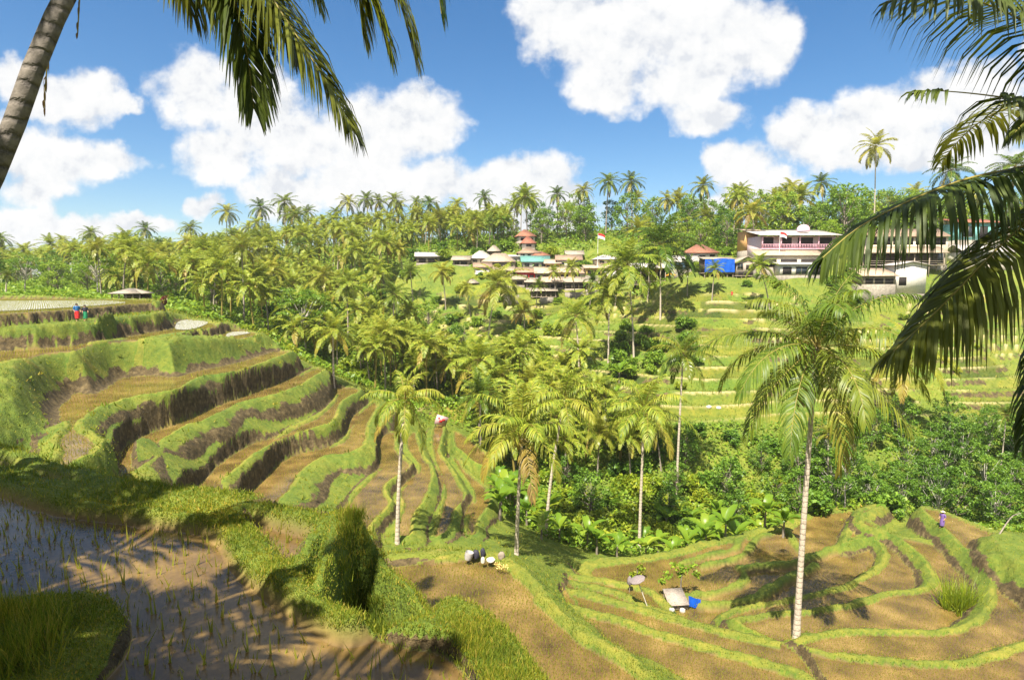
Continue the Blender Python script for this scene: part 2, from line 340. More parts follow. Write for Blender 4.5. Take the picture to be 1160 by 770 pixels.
so.rotation_euler = Vector(sd).to_track_quat('-Z', 'Y').to_euler(); so.location = (-20, -30, 60)
scene.view_settings.view_transform = 'Standard'; scene.view_settings.look = 'None'
scene.view_settings.gamma = 1.0; scene.view_settings.use_curve_mapping = False
scene.view_settings.exposure = 1.42

world = bpy.data.worlds.new('World'); scene.world = world; world.use_nodes = True
wt = world.node_tree; wt.nodes.clear()
wo = wt.nodes.new('ShaderNodeOutputWorld')
sky = wt.nodes.new('ShaderNodeTexSky'); sky.sky_type = 'NISHITA'; sky.sun_disc = False
sky.sun_elevation = R_(SUN_EL); sky.sun_rotation = math.atan2(-sd[0], -sd[1]); sky.air_density = 1.0; sky.dust_density = 0.6; sky.ozone_density = 2.5
tc = wt.nodes.new('ShaderNodeTexCoord')
dirv = tc.outputs['Generated']
sep = wt.nodes.new('ShaderNodeSeparateXYZ'); wt.links.new(dirv, sep.inputs[0])
# cumulus: directions of the cloud heaps (u, v, half width, half height of each puff)
PUFFS = [
 (640,25,62,48),(700,40,80,62),(770,30,90,70),(840,50,62,52),(690,90,52,34),(760,95,62,36),(800,135,42,22),(880,40,28,40),
 (225,105,52,46),(290,130,56,50),(250,175,52,38),(345,160,52,44),(420,150,72,50),(480,135,50,36),(330,215,60,32),(420,205,80,36),(490,205,50,32),
 (580,205,46,36),(620,200,42,36),(545,215,36,30),(640,215,30,24),(600,240,90,34),
 (100,110,52,32),(60,115,46,30),(140,118,24,16),(10,95,30,30),
 (60,180,70,34),(110,185,60,22),(10,170,34,36),(40,215,52,18),(60,258,120,18),(150,256,50,14),(230,240,24,18),(20,250,60,24),
 (930,150,62,34),(1000,135,72,42),(1070,115,62,40),(1110,130,62,52),(960,170,56,26),(1050,165,80,30),(1120,175,60,22),
 (845,190,44,30),(880,205,36,24),(820,180,26,20),(850,225,60,22),
 (1180,60,26,22),(1250,110,90,40),(-120,120,80,50),(-160,230,140,24),(1350,200,120,40),
 (300,-180,140,60),(900,-160,120,60),
]
def vmath(op, a, b=None):
    n = wt.nodes.new('ShaderNodeVectorMath'); n.operation = op
    for i, v in enumerate((a, b)):
        if v is None: continue
        if hasattr(v, 'is_linked'): wt.links.new(v, n.inputs[i])
        else: n.inputs[i].default_value = v
    return n
# work on the tangent plane of the forward half of the sky dome
ys_ = mth(wt, 'MAXIMUM', sep.outputs[1], 0.05)
gx = mth(wt, 'DIVIDE', sep.outputs[0], ys_); gz = mth(wt, 'DIVIDE', sep.outputs[2], ys_)
cmb = wt.nodes.new('ShaderNodeCombineXYZ'); wt.links.new(gx, cmb.inputs[0]); wt.links.new(gz, cmb.inputs[1])
g = cmb.outputs[0]
# billowing edge: warp the position a little before measuring the puffs
wn = wt.nodes.new('ShaderNodeTexNoise'); wn.inputs['Scale'].default_value = 14; wn.inputs['Detail'].default_value = 5; wn.inputs['Roughness'].default_value = 0.55
wt.links.new(g, wn.inputs['Vector'])
wsub = vmath('SUBTRACT', wn.outputs['Color'], (0.5, 0.5, 0.5)); wsc = vmath('SCALE', wsub.outputs[0]); wsc.inputs['Scale'].default_value = 0.075
gw = vmath('ADD', g, wsc.outputs[0]).outputs[0]
acc = None
for (u, v, ru, rv) in PUFFS:
    d = ray(u, v); sx, sz = FPX / ru, FPX / rv
    m = wt.nodes.new('ShaderNodeVectorMath'); m.operation = 'MULTIPLY_ADD'; wt.links.new(gw, m.inputs[0])
    m.inputs[1].default_value = (sx, sz, 0); m.inputs[2].default_value = (-d[0] / d[1] * sx, -d[2] / d[1] * sz, 0)
    q = vmath('LENGTH', m.outputs[0]).outputs['Value']
    if acc is None: acc = q
    else:
        n = wt.nodes.new('ShaderNodeMath'); n.operation = 'SMOOTH_MIN'; n.inputs[2].default_value = 0.3
        wt.links.new(acc, n.inputs[0]); wt.links.new(q, n.inputs[1]); acc = n.outputs[0]
fld = mth(wt, 'SUBTRACT', 1.0, mth(wt, 'MULTIPLY', acc, acc))
n1 = noise(wt, g, 11, 9, 0.6)
fld2 = mth(wt, 'ADD', fld, mth(wt, 'MULTIPLY', mth(wt, 'SUBTRACT', n1, 0.5), 2.6))
mr = wt.nodes.new('ShaderNodeMapRange'); mr.interpolation_type = 'SMOOTHSTEP'; mr.inputs[1].default_value = -0.25; mr.inputs[2].default_value = 0.6
wt.links.new(fld2, mr.inputs[0]); cmask = mr.outputs[0]
fwd = wt.nodes.new('ShaderNodeMapRange'); fwd.inputs[1].default_value = 0.05; fwd.inputs[2].default_value = 0.2; wt.links.new(sep.outputs[1], fwd.inputs[0])
# unseen broken cloud, added behind and above to lighten the shadows
rn = noise(wt, dirv, 2.6, 5, 0.55); rm = wt.nodes.new('ShaderNodeMapRange'); rm.interpolation_type = 'SMOOTHSTEP'; rm.inputs[1].default_value = 0.43; rm.inputs[2].default_value = 0.56; wt.links.new(rn, rm.inputs[0])
hi = wt.nodes.new('ShaderNodeMapRange'); hi.inputs[1].default_value = 0.9; hi.inputs[2].default_value = 1.3; wt.links.new(gz, hi.inputs[0])
rear = mth(wt, 'MULTIPLY', rm.outputs[0], mth(wt, 'MAXIMUM', mth(wt, 'SUBTRACT', 1.0, fwd.outputs[0]), hi.outputs[0]))
cmask = mth(wt, 'MAXIMUM', mth(wt, 'MULTIPLY', cmask, fwd.outputs[0]), rear)
gup = vmath('ADD', g, (-0.006, 0.022, 0)).outputs[0]
n2 = noise(wt, gup, 11, 9, 0.6)
relief = mth(wt, 'SUBTRACT', n1, n2)            # lit tops and shaded undersides, painted into the puffs
thick = mth(wt, 'ADD', mth(wt, 'MULTIPLY', relief, 2.6), 0.6)  # tone of the painted relief, not cloud depth
ccol = ramp(wt, thick, [(0.3, (0.80, 0.83, 0.88)), (0.5, (0.95, 0.96, 0.975)), (0.7, (1.0, 1.0, 1.0)), (0.9, (1.08, 1.07, 1.06))])
SKY_STRENGTH = 0.11
bg1 = wt.nodes.new('ShaderNodeBackground'); bg1.inputs['Strength'].default_value = SKY_STRENGTH
hsv = wt.nodes.new('ShaderNodeHueSaturation'); hsv.inputs['Saturation'].default_value = 1.3; hsv.inputs['Value'].default_value = 0.54; wt.links.new(sky.outputs[0], hsv.inputs['Color'])
wt.links.new(hsv.outputs[0], bg1.inputs['Color'])
bg2 = wt.nodes.new('ShaderNodeBackground'); bg2.inputs['Strength'].default_value = 0.37; wt.links.new(ccol, bg2.inputs['Color'])
ms = wt.nodes.new('ShaderNodeMixShader'); wt.links.new(cmask, ms.inputs[0]); wt.links.new(bg1.outputs[0], ms.inputs[1]); wt.links.new(bg2.outputs[0], ms.inputs[2])
wt.links.new(ms.outputs[0], wo.inputs[0])
world.cycles.sampling_method = 'NONE'

# ------------------------------------------------------------------ the ground: one polar sheet, fine where the slope is seen close
az = np.concatenate([np.arange(-47, 47.001, 0.105), np.arange(50, 311, 3.0)])
rr = [1.2, 1.7, 2.2]
while rr[-1] < 4000:
    r = rr[-1]
    s = 0.02 if r < 4.5 else 0.0062 if r < 13 else 0.012 if r < 17 else 0.0056 if r < 84 else 0.0042 if r < 132 else 0.009 if r < 200 else 0.016 if r < 330 else 0.08
    rr.append(r * (1 + s))
rr = np.array(rr)
A, RR = np.meshgrid(np.radians(az), rr)
X = (np.sin(A) * RR).ravel(); Y = (np.cos(A) * RR).ravel()
Z, GR, MU, EA, WE, TO, DR = terrain(X, Y, 2)
na, nr = len(az), len(rr)
idx = np.arange(na * nr).reshape(nr, na)
i2 = np.roll(idx, -1, 1)
F = np.stack([idx[:-1], idx[1:], i2[1:], i2[:-1]], -1).reshape(-1, 4)
V = np.stack([X, Y, Z], -1)
gme = npmesh('ground', V, F, True)
for n_, a_ in (('grass', GR), ('mud', MU), ('earth', EA), ('wet', WE), ('tone', TO), ('dry', DR)): fattr(gme, n_, a_)
gm, nt, out = newmat('terraced_ground')
geo = nt.nodes.new('ShaderNodeNewGeometry'); pos = geo.outputs['Position']
aM, aE, aW = attr(nt, 'mud'), attr(nt, 'earth'), attr(nt, 'wet')
sn = nt.nodes.new('ShaderNodeSeparateXYZ'); nt.links.new(geo.outputs['Normal'], sn.inputs[0])
fl = nt.nodes.new('ShaderNodeMapRange'); fl.inputs[1].default_value = 0.9; fl.inputs[2].default_value = 0.985; nt.links.new(sn.outputs[2], fl.inputs[0])
aW = mth(nt, 'MULTIPLY', aW, fl.outputs[0]); aMr = mth(nt, 'MULTIPLY', aM, fl.outputs[0])
gA = noise(nt, pos, 0.12, 5); gB = noise(nt, pos, 2.2, 5, 0.65); gC = noise(nt, pos, 14, 3)
gs = mth(nt, 'ADD', mth(nt, 'MULTIPLY', gA, 0.35), mth(nt, 'ADD', mth(nt, 'MULTIPLY', noise(nt, pos, 0.55, 5, 0.65), 0.4), mth(nt, 'MULTIPLY', gB, 0.25)))
gcol = ramp(nt, gs, [(0.3, (0.04, 0.075, 0.007)), (0.46, (0.095, 0.135, 0.012)), (0.58, (0.155, 0.175, 0.018)), (0.7, (0.23, 0.19, 0.045))])
tcol = ramp(nt, attr(nt, 'tone'), [(0.0, (0.35, 0.42, 0.25)), (0.25, (1.15, 1.0, 0.8)), (0.5, (1, 1, 1)), (0.75, (0.75, 0.95, 0.6)), (1.0, (1.5, 1.15, 1.5))])
tm = nt.nodes.new('ShaderNodeMix'); tm.data_type = 'RGBA'; tm.blend_type = 'MULTIPLY'; tm.inputs[0].default_value = 1.0; nt.links.new(gcol, tm.inputs[6]); nt.links.new(tcol, tm.inputs[7])
gcol = mix(nt, attr(nt, 'dry'), tm.outputs[2], (0.42, 0.33, 0.16))
mcol = ramp(nt, mth(nt, 'ADD', mth(nt, 'MULTIPLY', noise(nt, pos, 0.5, 6), 0.82), mth(nt, 'MULTIPLY', gC, 0.18)), [(0.32, (0.05, 0.031, 0.012)), (0.46, (0.115, 0.072, 0.025)), (0.56, (0.165, 0.105, 0.033)), (0.68, (0.25, 0.165, 0.055))])
ecol = ramp(nt, gB, [(0.3, (0.03, 0.022, 0.009)), (0.5, (0.075, 0.052, 0.02)), (0.72, (0.17, 0.125, 0.055))])
c = mix(nt, aM, gcol, mcol); eN = mth(nt, 'ADD', mth(nt, 'MULTIPLY', noise(nt, pos, 1.5, 6, 0.7), 1.5), -0.75)
eR = nt.nodes.new('ShaderNodeMapRange'); eR.interpolation_type = 'SMOOTHSTEP'; eR.inputs[1].default_value = 0.38; eR.inputs[2].default_value = 0.62
nt.links.new(mth(nt, 'ADD', aE, mth(nt, 'MULTIPLY', eN, mth(nt, 'MINIMUM', mth(nt, 'MULTIPLY', aE, 3.0), 1.0))), eR.inputs[0])
c = mix(nt, eR.outputs[0], c, ecol)
bs = nt.nodes.new('ShaderNodeBsdfPrincipled'); nt.links.new(c, bs.inputs['Base Color']); bs.inputs['Specular IOR Level'].default_value = 0.35
rg = nt.nodes.new('ShaderNodeMapRange'); rg.inputs[3].default_value = 0.85; rg.inputs[4].default_value = 0.24; nt.links.new(aMr, rg.inputs[0])
wp = nt.nodes.new('ShaderNodeMapRange'); wp.inputs[1].default_value = 0.42; wp.inputs[2].default_value = 0.58; nt.links.new(noise(nt, pos, 0.35, 5, 0.6), wp.inputs[0])
rg2 = mth(nt, 'MULTIPLY', rg.outputs[0], mth(nt, 'SUBTRACT', 1.0, mth(nt, 'MULTIPLY', aW, mth(nt, 'ADD', 0.45, mth(nt, 'MULTIPLY', wp.outputs[0], 0.45)))))
nt.links.new(rg2, bs.inputs['Roughness'])
bp = nt.nodes.new('ShaderNodeBump'); bp.inputs['Distance'].default_value = 0.16
bh_ = mth(nt, 'ADD', gB, mth(nt, 'MULTIPLY', gC, 0.5)); nt.links.new(bh_, bp.inputs['Height'])
st = mth(nt, 'SUBTRACT', 1.0, mth(nt, 'MULTIPLY', aM, 0.975)); nt.links.new(st, bp.inputs['Strength'])
nt.links.new(bp.outputs[0], bs.inputs['Normal']); nt.links.new(bs.outputs[0], out.inputs[0])
# quick height lookup on the finished sheet
_azr = np.radians(az); _Zg = Z.reshape(nr, na)
def ground(x, y):
    r = math.hypot(x, y); a = math.atan2(x, y)
    if a < _azr[0]: a += 2 * math.pi
    j = int(np.searchsorted(_azr, a)) - 1; i = min(max(int(np.searchsorted(rr, r)) - 1, 0), nr - 2); j2 = (j + 1) % na
    aw = (a - _azr[j]) / ((_azr[j2] - _azr[j]) % (2 * math.pi)); rw_ = min(1, max(0, (r - rr[i]) / (rr[i + 1] - rr[i])))
    return float((_Zg[i, j] * (1 - aw) + _Zg[i, j2] * aw) * (1 - rw_) + (_Zg[i + 1, j] * (1 - aw) + _Zg[i + 1, j2] * aw) * rw_)
go = link('ground', gme, gm); tag(go, 'terraced hillside of grassy banks and brown rice paddies', 'ground', kind='structure')
# ------------------------------------------------------------------ plant materials
def leaf_material(name, stops, rough=0.45, trans=0.35, age=False, rachis=None, obj_var=0.25, patchy=False):
    m, nt, out = newmat(name)
    geo = nt.nodes.new('ShaderNodeNewGeometry'); oi = nt.nodes.new('ShaderNodeObjectInfo')
    f = mth(nt, 'ADD', mth(nt, 'MULTIPLY', geo.outputs['Random Per Island'], 1 - obj_var), mth(nt, 'MULTIPLY', oi.outputs['Random'], obj_var))
    c = ramp(nt, f, stops)
    if patchy:
        pn = noise(nt, geo.outputs['Position'], 0.9, 4, 0.6)
        tn = ramp(nt, pn, [(0.3, (0.5, 0.6, 0.5)), (0.5, (1, 1, 1)), (0.68, (1.35, 1.12, 1.0))])
        mm = nt.nodes.new('ShaderNodeMix'); mm.data_type = 'RGBA'; mm.blend_type = 'MULTIPLY'; mm.inputs[0].default_value = 1.0; nt.links.new(c, mm.inputs[6]); nt.links.new(tn, mm.inputs[7]); c = mm.outputs[2]
    if age:
        a = attr(nt, 'age')
        old = ramp(nt, a, [(0.35, (0.09, 0.14, 0.012)), (0.62, (0.26, 0.24, 0.025)), (0.82, (0.32, 0.22, 0.04)), (1.0, (0.17, 0.095, 0.04))])
        fa = nt.nodes.new('ShaderNodeMapRange'); fa.inputs[1].default_value = 0.3; fa.inputs[2].default_value = 0.8; nt.links.new(a, fa.inputs[0])
        c = mix(nt, mth(nt, 'MULTIPLY', mth(nt, 'POWER', oi.outputs['Random'], 2.5), 0.6), c, (0.30, 0.27, 0.03))
        c = mix(nt, mth(nt, 'MULTIPLY', fa.outputs[0], 0.85), c, old)
        c = mix(nt, attr(nt, 'rach'), c, (0.33, 0.27, 0.07))
    bs = nt.nodes.new('ShaderNodeBsdfPrincipled'); nt.links.new(c, bs.inputs['Base Color']); bs.inputs['Roughness'].default_value = rough
    bs.inputs['Specular IOR Level'].default_value = 0.3
    tr = nt.nodes.new('ShaderNodeBsdfTranslucent')
    hs = nt.nodes.new('ShaderNodeHueSaturation'); hs.inputs['Value'].default_value = 1.5; hs.inputs['Hue'].default_value = 0.488; nt.links.new(c, hs.inputs['Color'])
    nt.links.new(hs.outputs[0], tr.inputs['Color'])
    mx = nt.nodes.new('ShaderNodeMixShader'); mx.inputs[0].default_value = trans
    nt.links.new(bs.outputs[0], mx.inputs[1]); nt.links.new(tr.outputs[0], mx.inputs[2]); nt.links.new(mx.outputs[0], out.inputs[0])
    return m
def plain(name, c1, c2, scale=6.0, rough=0.8, bump=0.0, stretch=None, spec=0.3):
    m, nt, out = newmat(name)
    t = nt.nodes.new('ShaderNodeTexCoord'); mp = nt.nodes.new('ShaderNodeMapping'); nt.links.new(t.outputs['Object'], mp.inputs[0])
    if stretch: mp.inputs['Scale'].default_value = stretch
    n = noise(nt, mp.outputs[0], scale, 5, 0.6)
    c = ramp(nt, n, [(0.3, c1), (0.7, c2)])
    bs = nt.nodes.new('ShaderNodeBsdfPrincipled'); nt.links.new(c, bs.inputs['Base Color']); bs.inputs['Roughness'].default_value = rough
    bs.inputs['Specular IOR Level'].default_value = spec
    if bump:
        b = nt.nodes.new('ShaderNodeBump'); b.inputs['Strength'].default_value = bump; b.inputs['Distance'].default_value = 0.05
        nt.links.new(n, b.inputs['Height']); nt.links.new(b.outputs[0], bs.inputs['Normal'])
    nt.links.new(bs.outputs[0], out.inputs[0])
    return m
def bark_material(name, pale, dark, ring=14.0, ringk=0.6, wob=5.0):
    m, nt, out = newmat(name)
    t = nt.nodes.new('ShaderNodeTexCoord'); sp_ = nt.nodes.new('ShaderNodeSeparateXYZ'); nt.links.new(t.outputs['Object'], sp_.inputs[0])
    n = noise(nt, t.outputs['Object'], 3.0, 6, 0.65)
    w = mth(nt, 'SINE', mth(nt, 'ADD', mth(nt, 'MULTIPLY', sp_.outputs[2], ring * 2), mth(nt, 'MULTIPLY', n, wob)))
    w2 = mth(nt, 'POWER', mth(nt, 'ADD', mth(nt, 'MULTIPLY', w, 0.5), 0.5), 5.0)
    n2 = noise(nt, t.outputs['Object'], 9.0, 5, 0.7)
    c = ramp(nt, n2, [(0.3, dark), (0.55, pale), (0.75, tuple(min(1, x * 1.25) for x in pale))])
    c = mix(nt, mth(nt, 'MULTIPLY', w2, ringk), c, tuple(x * 0.45 for x in dark))
    bs = nt.nodes.new('ShaderNodeBsdfPrincipled'); nt.links.new(c, bs.inputs['Base Color']); bs.inputs['Roughness'].default_value = 0.9
    b = nt.nodes.new('ShaderNodeBump'); b.inputs['Strength'].default_value = 0.8; b.inputs['Distance'].default_value = 0.02
    nt.links.new(mth(nt, 'ADD', mth(nt, 'MULTIPLY', w2, -1.0), n2), b.inputs['Height']); nt.links.new(b.outputs[0], bs.inputs['Normal'])
    nt.links.new(bs.outputs[0], out.inputs[0]); return m
M_PALM = leaf_material('palm_leaf', [(0.000, (0.0889, 0.1500, 0.0106)), (0.500, (0.2045, 0.2646, 0.0212)), (1.000, (0.3734, 0.3704, 0.0388))], rough=0.5, trans=0.33, age=True)
M_PALM_DARK = leaf_material('palm_leaf_deep_green', [(0.000, (0.0410, 0.0864, 0.0072)), (0.600, (0.0821, 0.1440, 0.0115)), (1.000, (0.1642, 0.2160, 0.0173))], rough=0.35, trans=0.3, age=True)
M_TREE = leaf_material('tree_leaf', [(0.000, (0.0605, 0.1344, 0.0115)), (0.500, (0.1411, 0.2400, 0.0192)), (1.000, (0.2822, 0.3648, 0.0307))], trans=0.35, obj_var=0.4)
M_TREE_DARK = leaf_material('dark_tree_leaf', [(0.000, (0.0383, 0.0907, 0.0101)), (0.500, (0.0893, 0.1814, 0.0162)), (1.000, (0.2041, 0.3175, 0.0304))], trans=0.3, obj_var=0.35)
M_BRIGHT = leaf_material('bright_leaf', [(0.000, (0.0945, 0.1755, 0.0108)), (0.500, (0.2025, 0.2700, 0.0162)), (1.000, (0.3510, 0.3645, 0.0270))], trans=0.38, obj_var=0.35)
M_GRASS = leaf_material('grass_blade', [(0.0, (0.0664, 0.1150, 0.0057)), (0.5, (0.1509, 0.2012, 0.0103)), (0.85, (0.2536, 0.2530, 0.0184)), (1.0, (0.3622, 0.2875, 0.0575))], rough=0.75, trans=0.4, obj_var=0.0, patchy=True)
M_PALM_SOLO = leaf_material('fresh_palm_leaf', [(0.0, (0.05, 0.095, 0.008)), (0.6, (0.105, 0.165, 0.013)), (1.0, (0.2, 0.235, 0.02))], rough=0.45, trans=0.33, age=True)
M_PALM_SHADED = leaf_material('shaded_palm_leaf', [(0.0, (0.026, 0.046, 0.005)), (0.6, (0.055, 0.085, 0.009)), (1.0, (0.12, 0.145, 0.016))], rough=0.5, trans=0.25, age=True)  # darker leaf colour stands in for the shade over these fronds
M_RICE = leaf_material('rice_blade', [(0.0, (0.14, 0.17, 0.014)), (1.0, (0.32, 0.3, 0.035))], rough=0.5, trans=0.4, obj_var=0.2)
M_RED = leaf_material('red_leaf', [(0.0, (0.10, 0.015, 0.02)), (1.0, (0.22, 0.04, 0.04))], trans=0.3)
M_BARK_PALE = bark_material('pale_palm_bark', (0.50, 0.42, 0.33), (0.30, 0.24, 0.18), ring=9, ringk=0.3, wob=8.0)
M_BARK = bark_material('palm_bark', (0.36, 0.30, 0.24), (0.15, 0.12, 0.09))
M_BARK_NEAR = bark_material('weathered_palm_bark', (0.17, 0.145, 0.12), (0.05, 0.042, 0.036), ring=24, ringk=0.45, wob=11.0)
M_WOOD = plain('tree_bark', (0.10, 0.08, 0.06), (0.28, 0.24, 0.19), 5, 0.9, 0.4, (1, 1, 0.3))
M_PALEWOOD = plain('pale_tree_bark', (0.25, 0.22, 0.18), (0.5, 0.46, 0.4), 5, 0.9, 0.3, (1, 1, 0.3))
M_NUT = plain('coconut_husk', (0.16, 0.16, 0.02), (0.35, 0.26, 0.04), 4, 0.5)

# ------------------------------------------------------------------ geometry of tubes and fronds
def unit(v): return v / np.maximum(np.linalg.norm(v, axis=-1, keepdims=True), 1e-9)
def tube(P, rad, sides=8, cap=True):
    P = np.asarray(P, float); rad = np.broadcast_to(np.asarray(rad, float), (len(P),))
    T = unit(np.gradient(P, axis=0)); ref = np.array([0.0, 1.0, 0.0]) if abs(T[0][1]) < 0.8 else np.array([1.0, 0, 0])
    S = unit(np.cross(T, ref)); N = np.cross(S, T)
    a = np.arange(sides) * 2 * math.pi / sides
    V = P[:, None, :] + rad[:, None, None] * (np.cos(a)[None, :, None] * S[:, None, :] + np.sin(a)[None, :, None] * N[:, None, :])
    V = V.reshape(-1, 3); i = np.arange(len(P) * sides).reshape(len(P), sides); j = np.roll(i, -1, 1)
    F = np.stack([i[:-1], j[:-1], j[1:], i[1:]], -1).reshape(-1, 4)
    if cap:
        V = np.vstack([V, P[-1:]]); t = len(V) - 1; k = i[-1]
        F = np.vstack([F, np.stack([k, np.roll(k, -1), np.full(sides, t), np.full(sides, t)], -1)[:, [0, 1, 2, 2]]]) if False else F
    return V, F
class Geo:
    def __init__(s): s.V = []; s.F = []; s.A = {}; s.n = 0
    def add(s, V, F, **at_):
        s.V.append(V); s.F.append(F + s.n); s.n += len(V)
        for k, v in at_.items(): s.A.setdefault(k, []).append(np.broadcast_to(np.asarray(v, float), (len(V),)))
    def mesh(s, name, smooth=False):
        me = npmesh(name, np.vstack(s.V), np.vstack(s.F), smooth)
        for k, v in s.A.items(): fattr(me, k, np.concatenate(v))
        return me
def resample(P, n):
    P = np.asarray(P, float)
    for _ in range(2):
        N = np.empty((2 * len(P), 3)); N[0::2][:len(P) - 1] = P[:-1] * 0.75 + P[1:] * 0.25; N[1::2][:len(P) - 1] = P[:-1] * 0.25 + P[1:] * 0.75
        P = np.vstack([P[:1], N[:2 * (len(P) - 1)], P[-1:]])
    d = np.concatenate([[0], np.cumsum(np.linalg.norm(np.diff(P, axis=0), axis=1))]); t = np.linspace(0, d[-1], n)
    return np.stack([np.interp(t, d, P[:, k]) for k in range(3)], -1)
def frond_path(L, el, azim, droop, n=16, sway=0.0):
    t = np.linspace(0, 1, n); th = el - droop * t ** 1.35
    ds = L / (n - 1); ph = azim + sway * t
    d = np.stack([np.cos(th) * np.cos(ph), np.cos(th) * np.sin(ph), np.sin(th)], -1) * ds
    return np.vstack([[0, 0, 0], np.cumsum((d[:-1] + d[1:]) / 2, 0)])
def frond(P, n, llen, lw, ldroop, age, r, segs=2, rad=0.03, roll=0.0, vee=0.35, start=0.14, ranges=None, thin=0.0):
    """one pinnate frond along the rachis points P: blades on both sides, each folding down under its own weight"""
    m = len(P); tt = np.linspace(0, 1, m); T = unit(np.gradient(P, axis=0))
    S = unit(np.cross(T, np.array([0, 0, 1.0]) + 1e-3)); N = np.cross(S, T)
    if roll: S, N = S * math.cos(roll) + N * math.sin(roll), N * math.cos(roll) - S * math.sin(roll)
    t = np.linspace(start, 0.995, n); t = np.repeat(t, 2) + r.uniform(-0.4, 0.4, 2 * n) / n * 0.8; t = np.clip(t, 0.02, 1)
    sg = np.tile([1.0, -1.0], n)
    if ranges is not None:
        k = np.zeros(len(t), bool)
        for a, b in ranges: k |= (t > a) & (t < b)
        t, sg = t[k], sg[k]
    if thin:
        k = r.random(len(t)) > thin; t, sg = t[k], sg[k]
    f = lambda A: np.stack([np.interp(t, tt, A[:, k]) for k in range(3)], -1)
    p0, Ti, Si, Ni = f(P), unit(f(T)), unit(f(S)), unit(f(N))
    phi = 0.30 + 0.75 * t ** 1.5 + r.normal(0, 0.07, len(t))
    prof = np.minimum(1, 0.5 + 1.6 * t) * np.where(t > 0.6, 1 - 0.68 * ((t - 0.6) / 0.4) ** 1.5, 1) * r.uniform(0.86, 1.08, len(t))
    ln = (llen * prof)[:, None]
    D = unit(Si * (sg * np.cos(phi))[:, None] + Ti * np.sin(phi)[:, None] + Ni * (vee + r.normal(0, 0.08, len(t)))[:, None])
    Wv = unit(Ti * np.cos(phi)[:, None] - Si * (sg * np.sin(phi))[:, None] + Ni * r.normal(0.0, 0.25, len(t))[:, None])
    pts = [p0]; d = D
    for k in range(segs):
        d = unit(d + np.array([0, 0, -1.0]) * (ldroop * (0.55 + 0.9 * k)) * r.uniform(0.75, 1.25, len(t))[:, None])
        pts.append(pts[-1] + d * ln / segs)
    wid = [0.55, 1.0, 0.12] if segs == 2 else [0.5, 1.0, 0.8, 0.08]
    V = []
    for q, w in zip(pts, wid): V += [q - Wv * (lw * w * 0.5), q + Wv * (lw * w * 0.5)]
    k = len(t); nv = 2 * (segs + 1)
    V = np.stack(V, 1).reshape(-1, 3); b = np.arange(k)[:, None] * nv
    F = np.concatenate([b + np.array([[2 * s, 2 * s + 1, 2 * s + 3, 2 * s + 2]]) for s in range(segs)], 0)
    ages = np.repeat(np.clip(age + 0.18 * (t - 0.5) + r.normal(0, 0.05, k), 0, 1), nv)
    Vr, Fr = tube(P, np.linspace(rad, rad * 0.25, m), 4)
    return (V, F, ages, 0.0), (Vr, Fr, np.full(len(Vr), age), 1.0)
def crown_plan(n, r, droopy=0.5, upright=1.0):
    """azimuth, elevation, droop, age of each frond from the youngest spear to the oldest hanging one"""
    out = []
    for i in range(n):
        q = (i + 0.5) / n
        el = math.radians(82 * upright - 118 * q ** 1.05 * (0.75 + 0.5 * droopy)) + r.normal(0, 0.10)
        dr = 0.55 + 0.75 * q ** 0.6 + 0.5 * droopy + r.normal(0, 0.12)
        if el < -0.2: dr *= 0.55
        age = 0.05 + 0.75 * max(0, q - 0.45) ** 1.2 + r.normal(0, 0.05) + (0.25 if q > 0.8 and r.random() < 0.4 else 0)
        out.append((i * 2.39996 + r.normal(0, 0.2), el, dr, float(np.clip(age, 0, 1)), 0.8 + 0.25 * min(1, q * 2.2) + r.normal(0, 0.05)))
    return out
def crown_mesh(name, seed, n=20, L=4.4, leaf=18, droopy=0.5, upright=1.0, agebias=0.0, lw=None):
    r = np.random.default_rng(seed); g_ = Geo()
    for (a, el, dr, age, ls) in crown_plan(n, r, droopy, upright):
        P = frond_path(L * ls, el, a, dr, 12, r.normal(0, 0.15))
        A_, B_ = frond(P, leaf, 0.95 * L / 4.4, lw or L * 1.15 / leaf * 0.78, 0.32 + 0.3 * droopy, age + agebias, r, 2, 0.035)
        for (V, F, ag, ra) in (A_, B_): g_.add(V, F, age=ag, rach=ra)
    # nuts and leaf bases at the heart of the crown
    for k in range(9):
        a = r.uniform(0, 6.28); c = np.array([math.cos(a) * 0.32, math.sin(a) * 0.32, -0.35 - r.uniform(0, 0.35)])
        V, F = tube(np.array([c + (0, 0, 0.14), c + (0, 0, 0.08), c - (0, 0, 0.06), c - (0, 0, 0.14)]), [0.03, 0.13, 0.13, 0.03], 6)
        g_.add(V, F, age=0.75, rach=0.5)
    return g_.mesh(name)
def trunk_mesh(name, P, r0, r1, sides=8, flare=1.5):
    P = resample(P, 22); t = np.linspace(0, 1, 22)
    rad = r0 + (r1 - r0) * t; rad = rad * (1 + (flare - 1) * np.exp(-t * 14))
    V, F = tube(P, rad, sides); return npmesh(name, V, F, True)

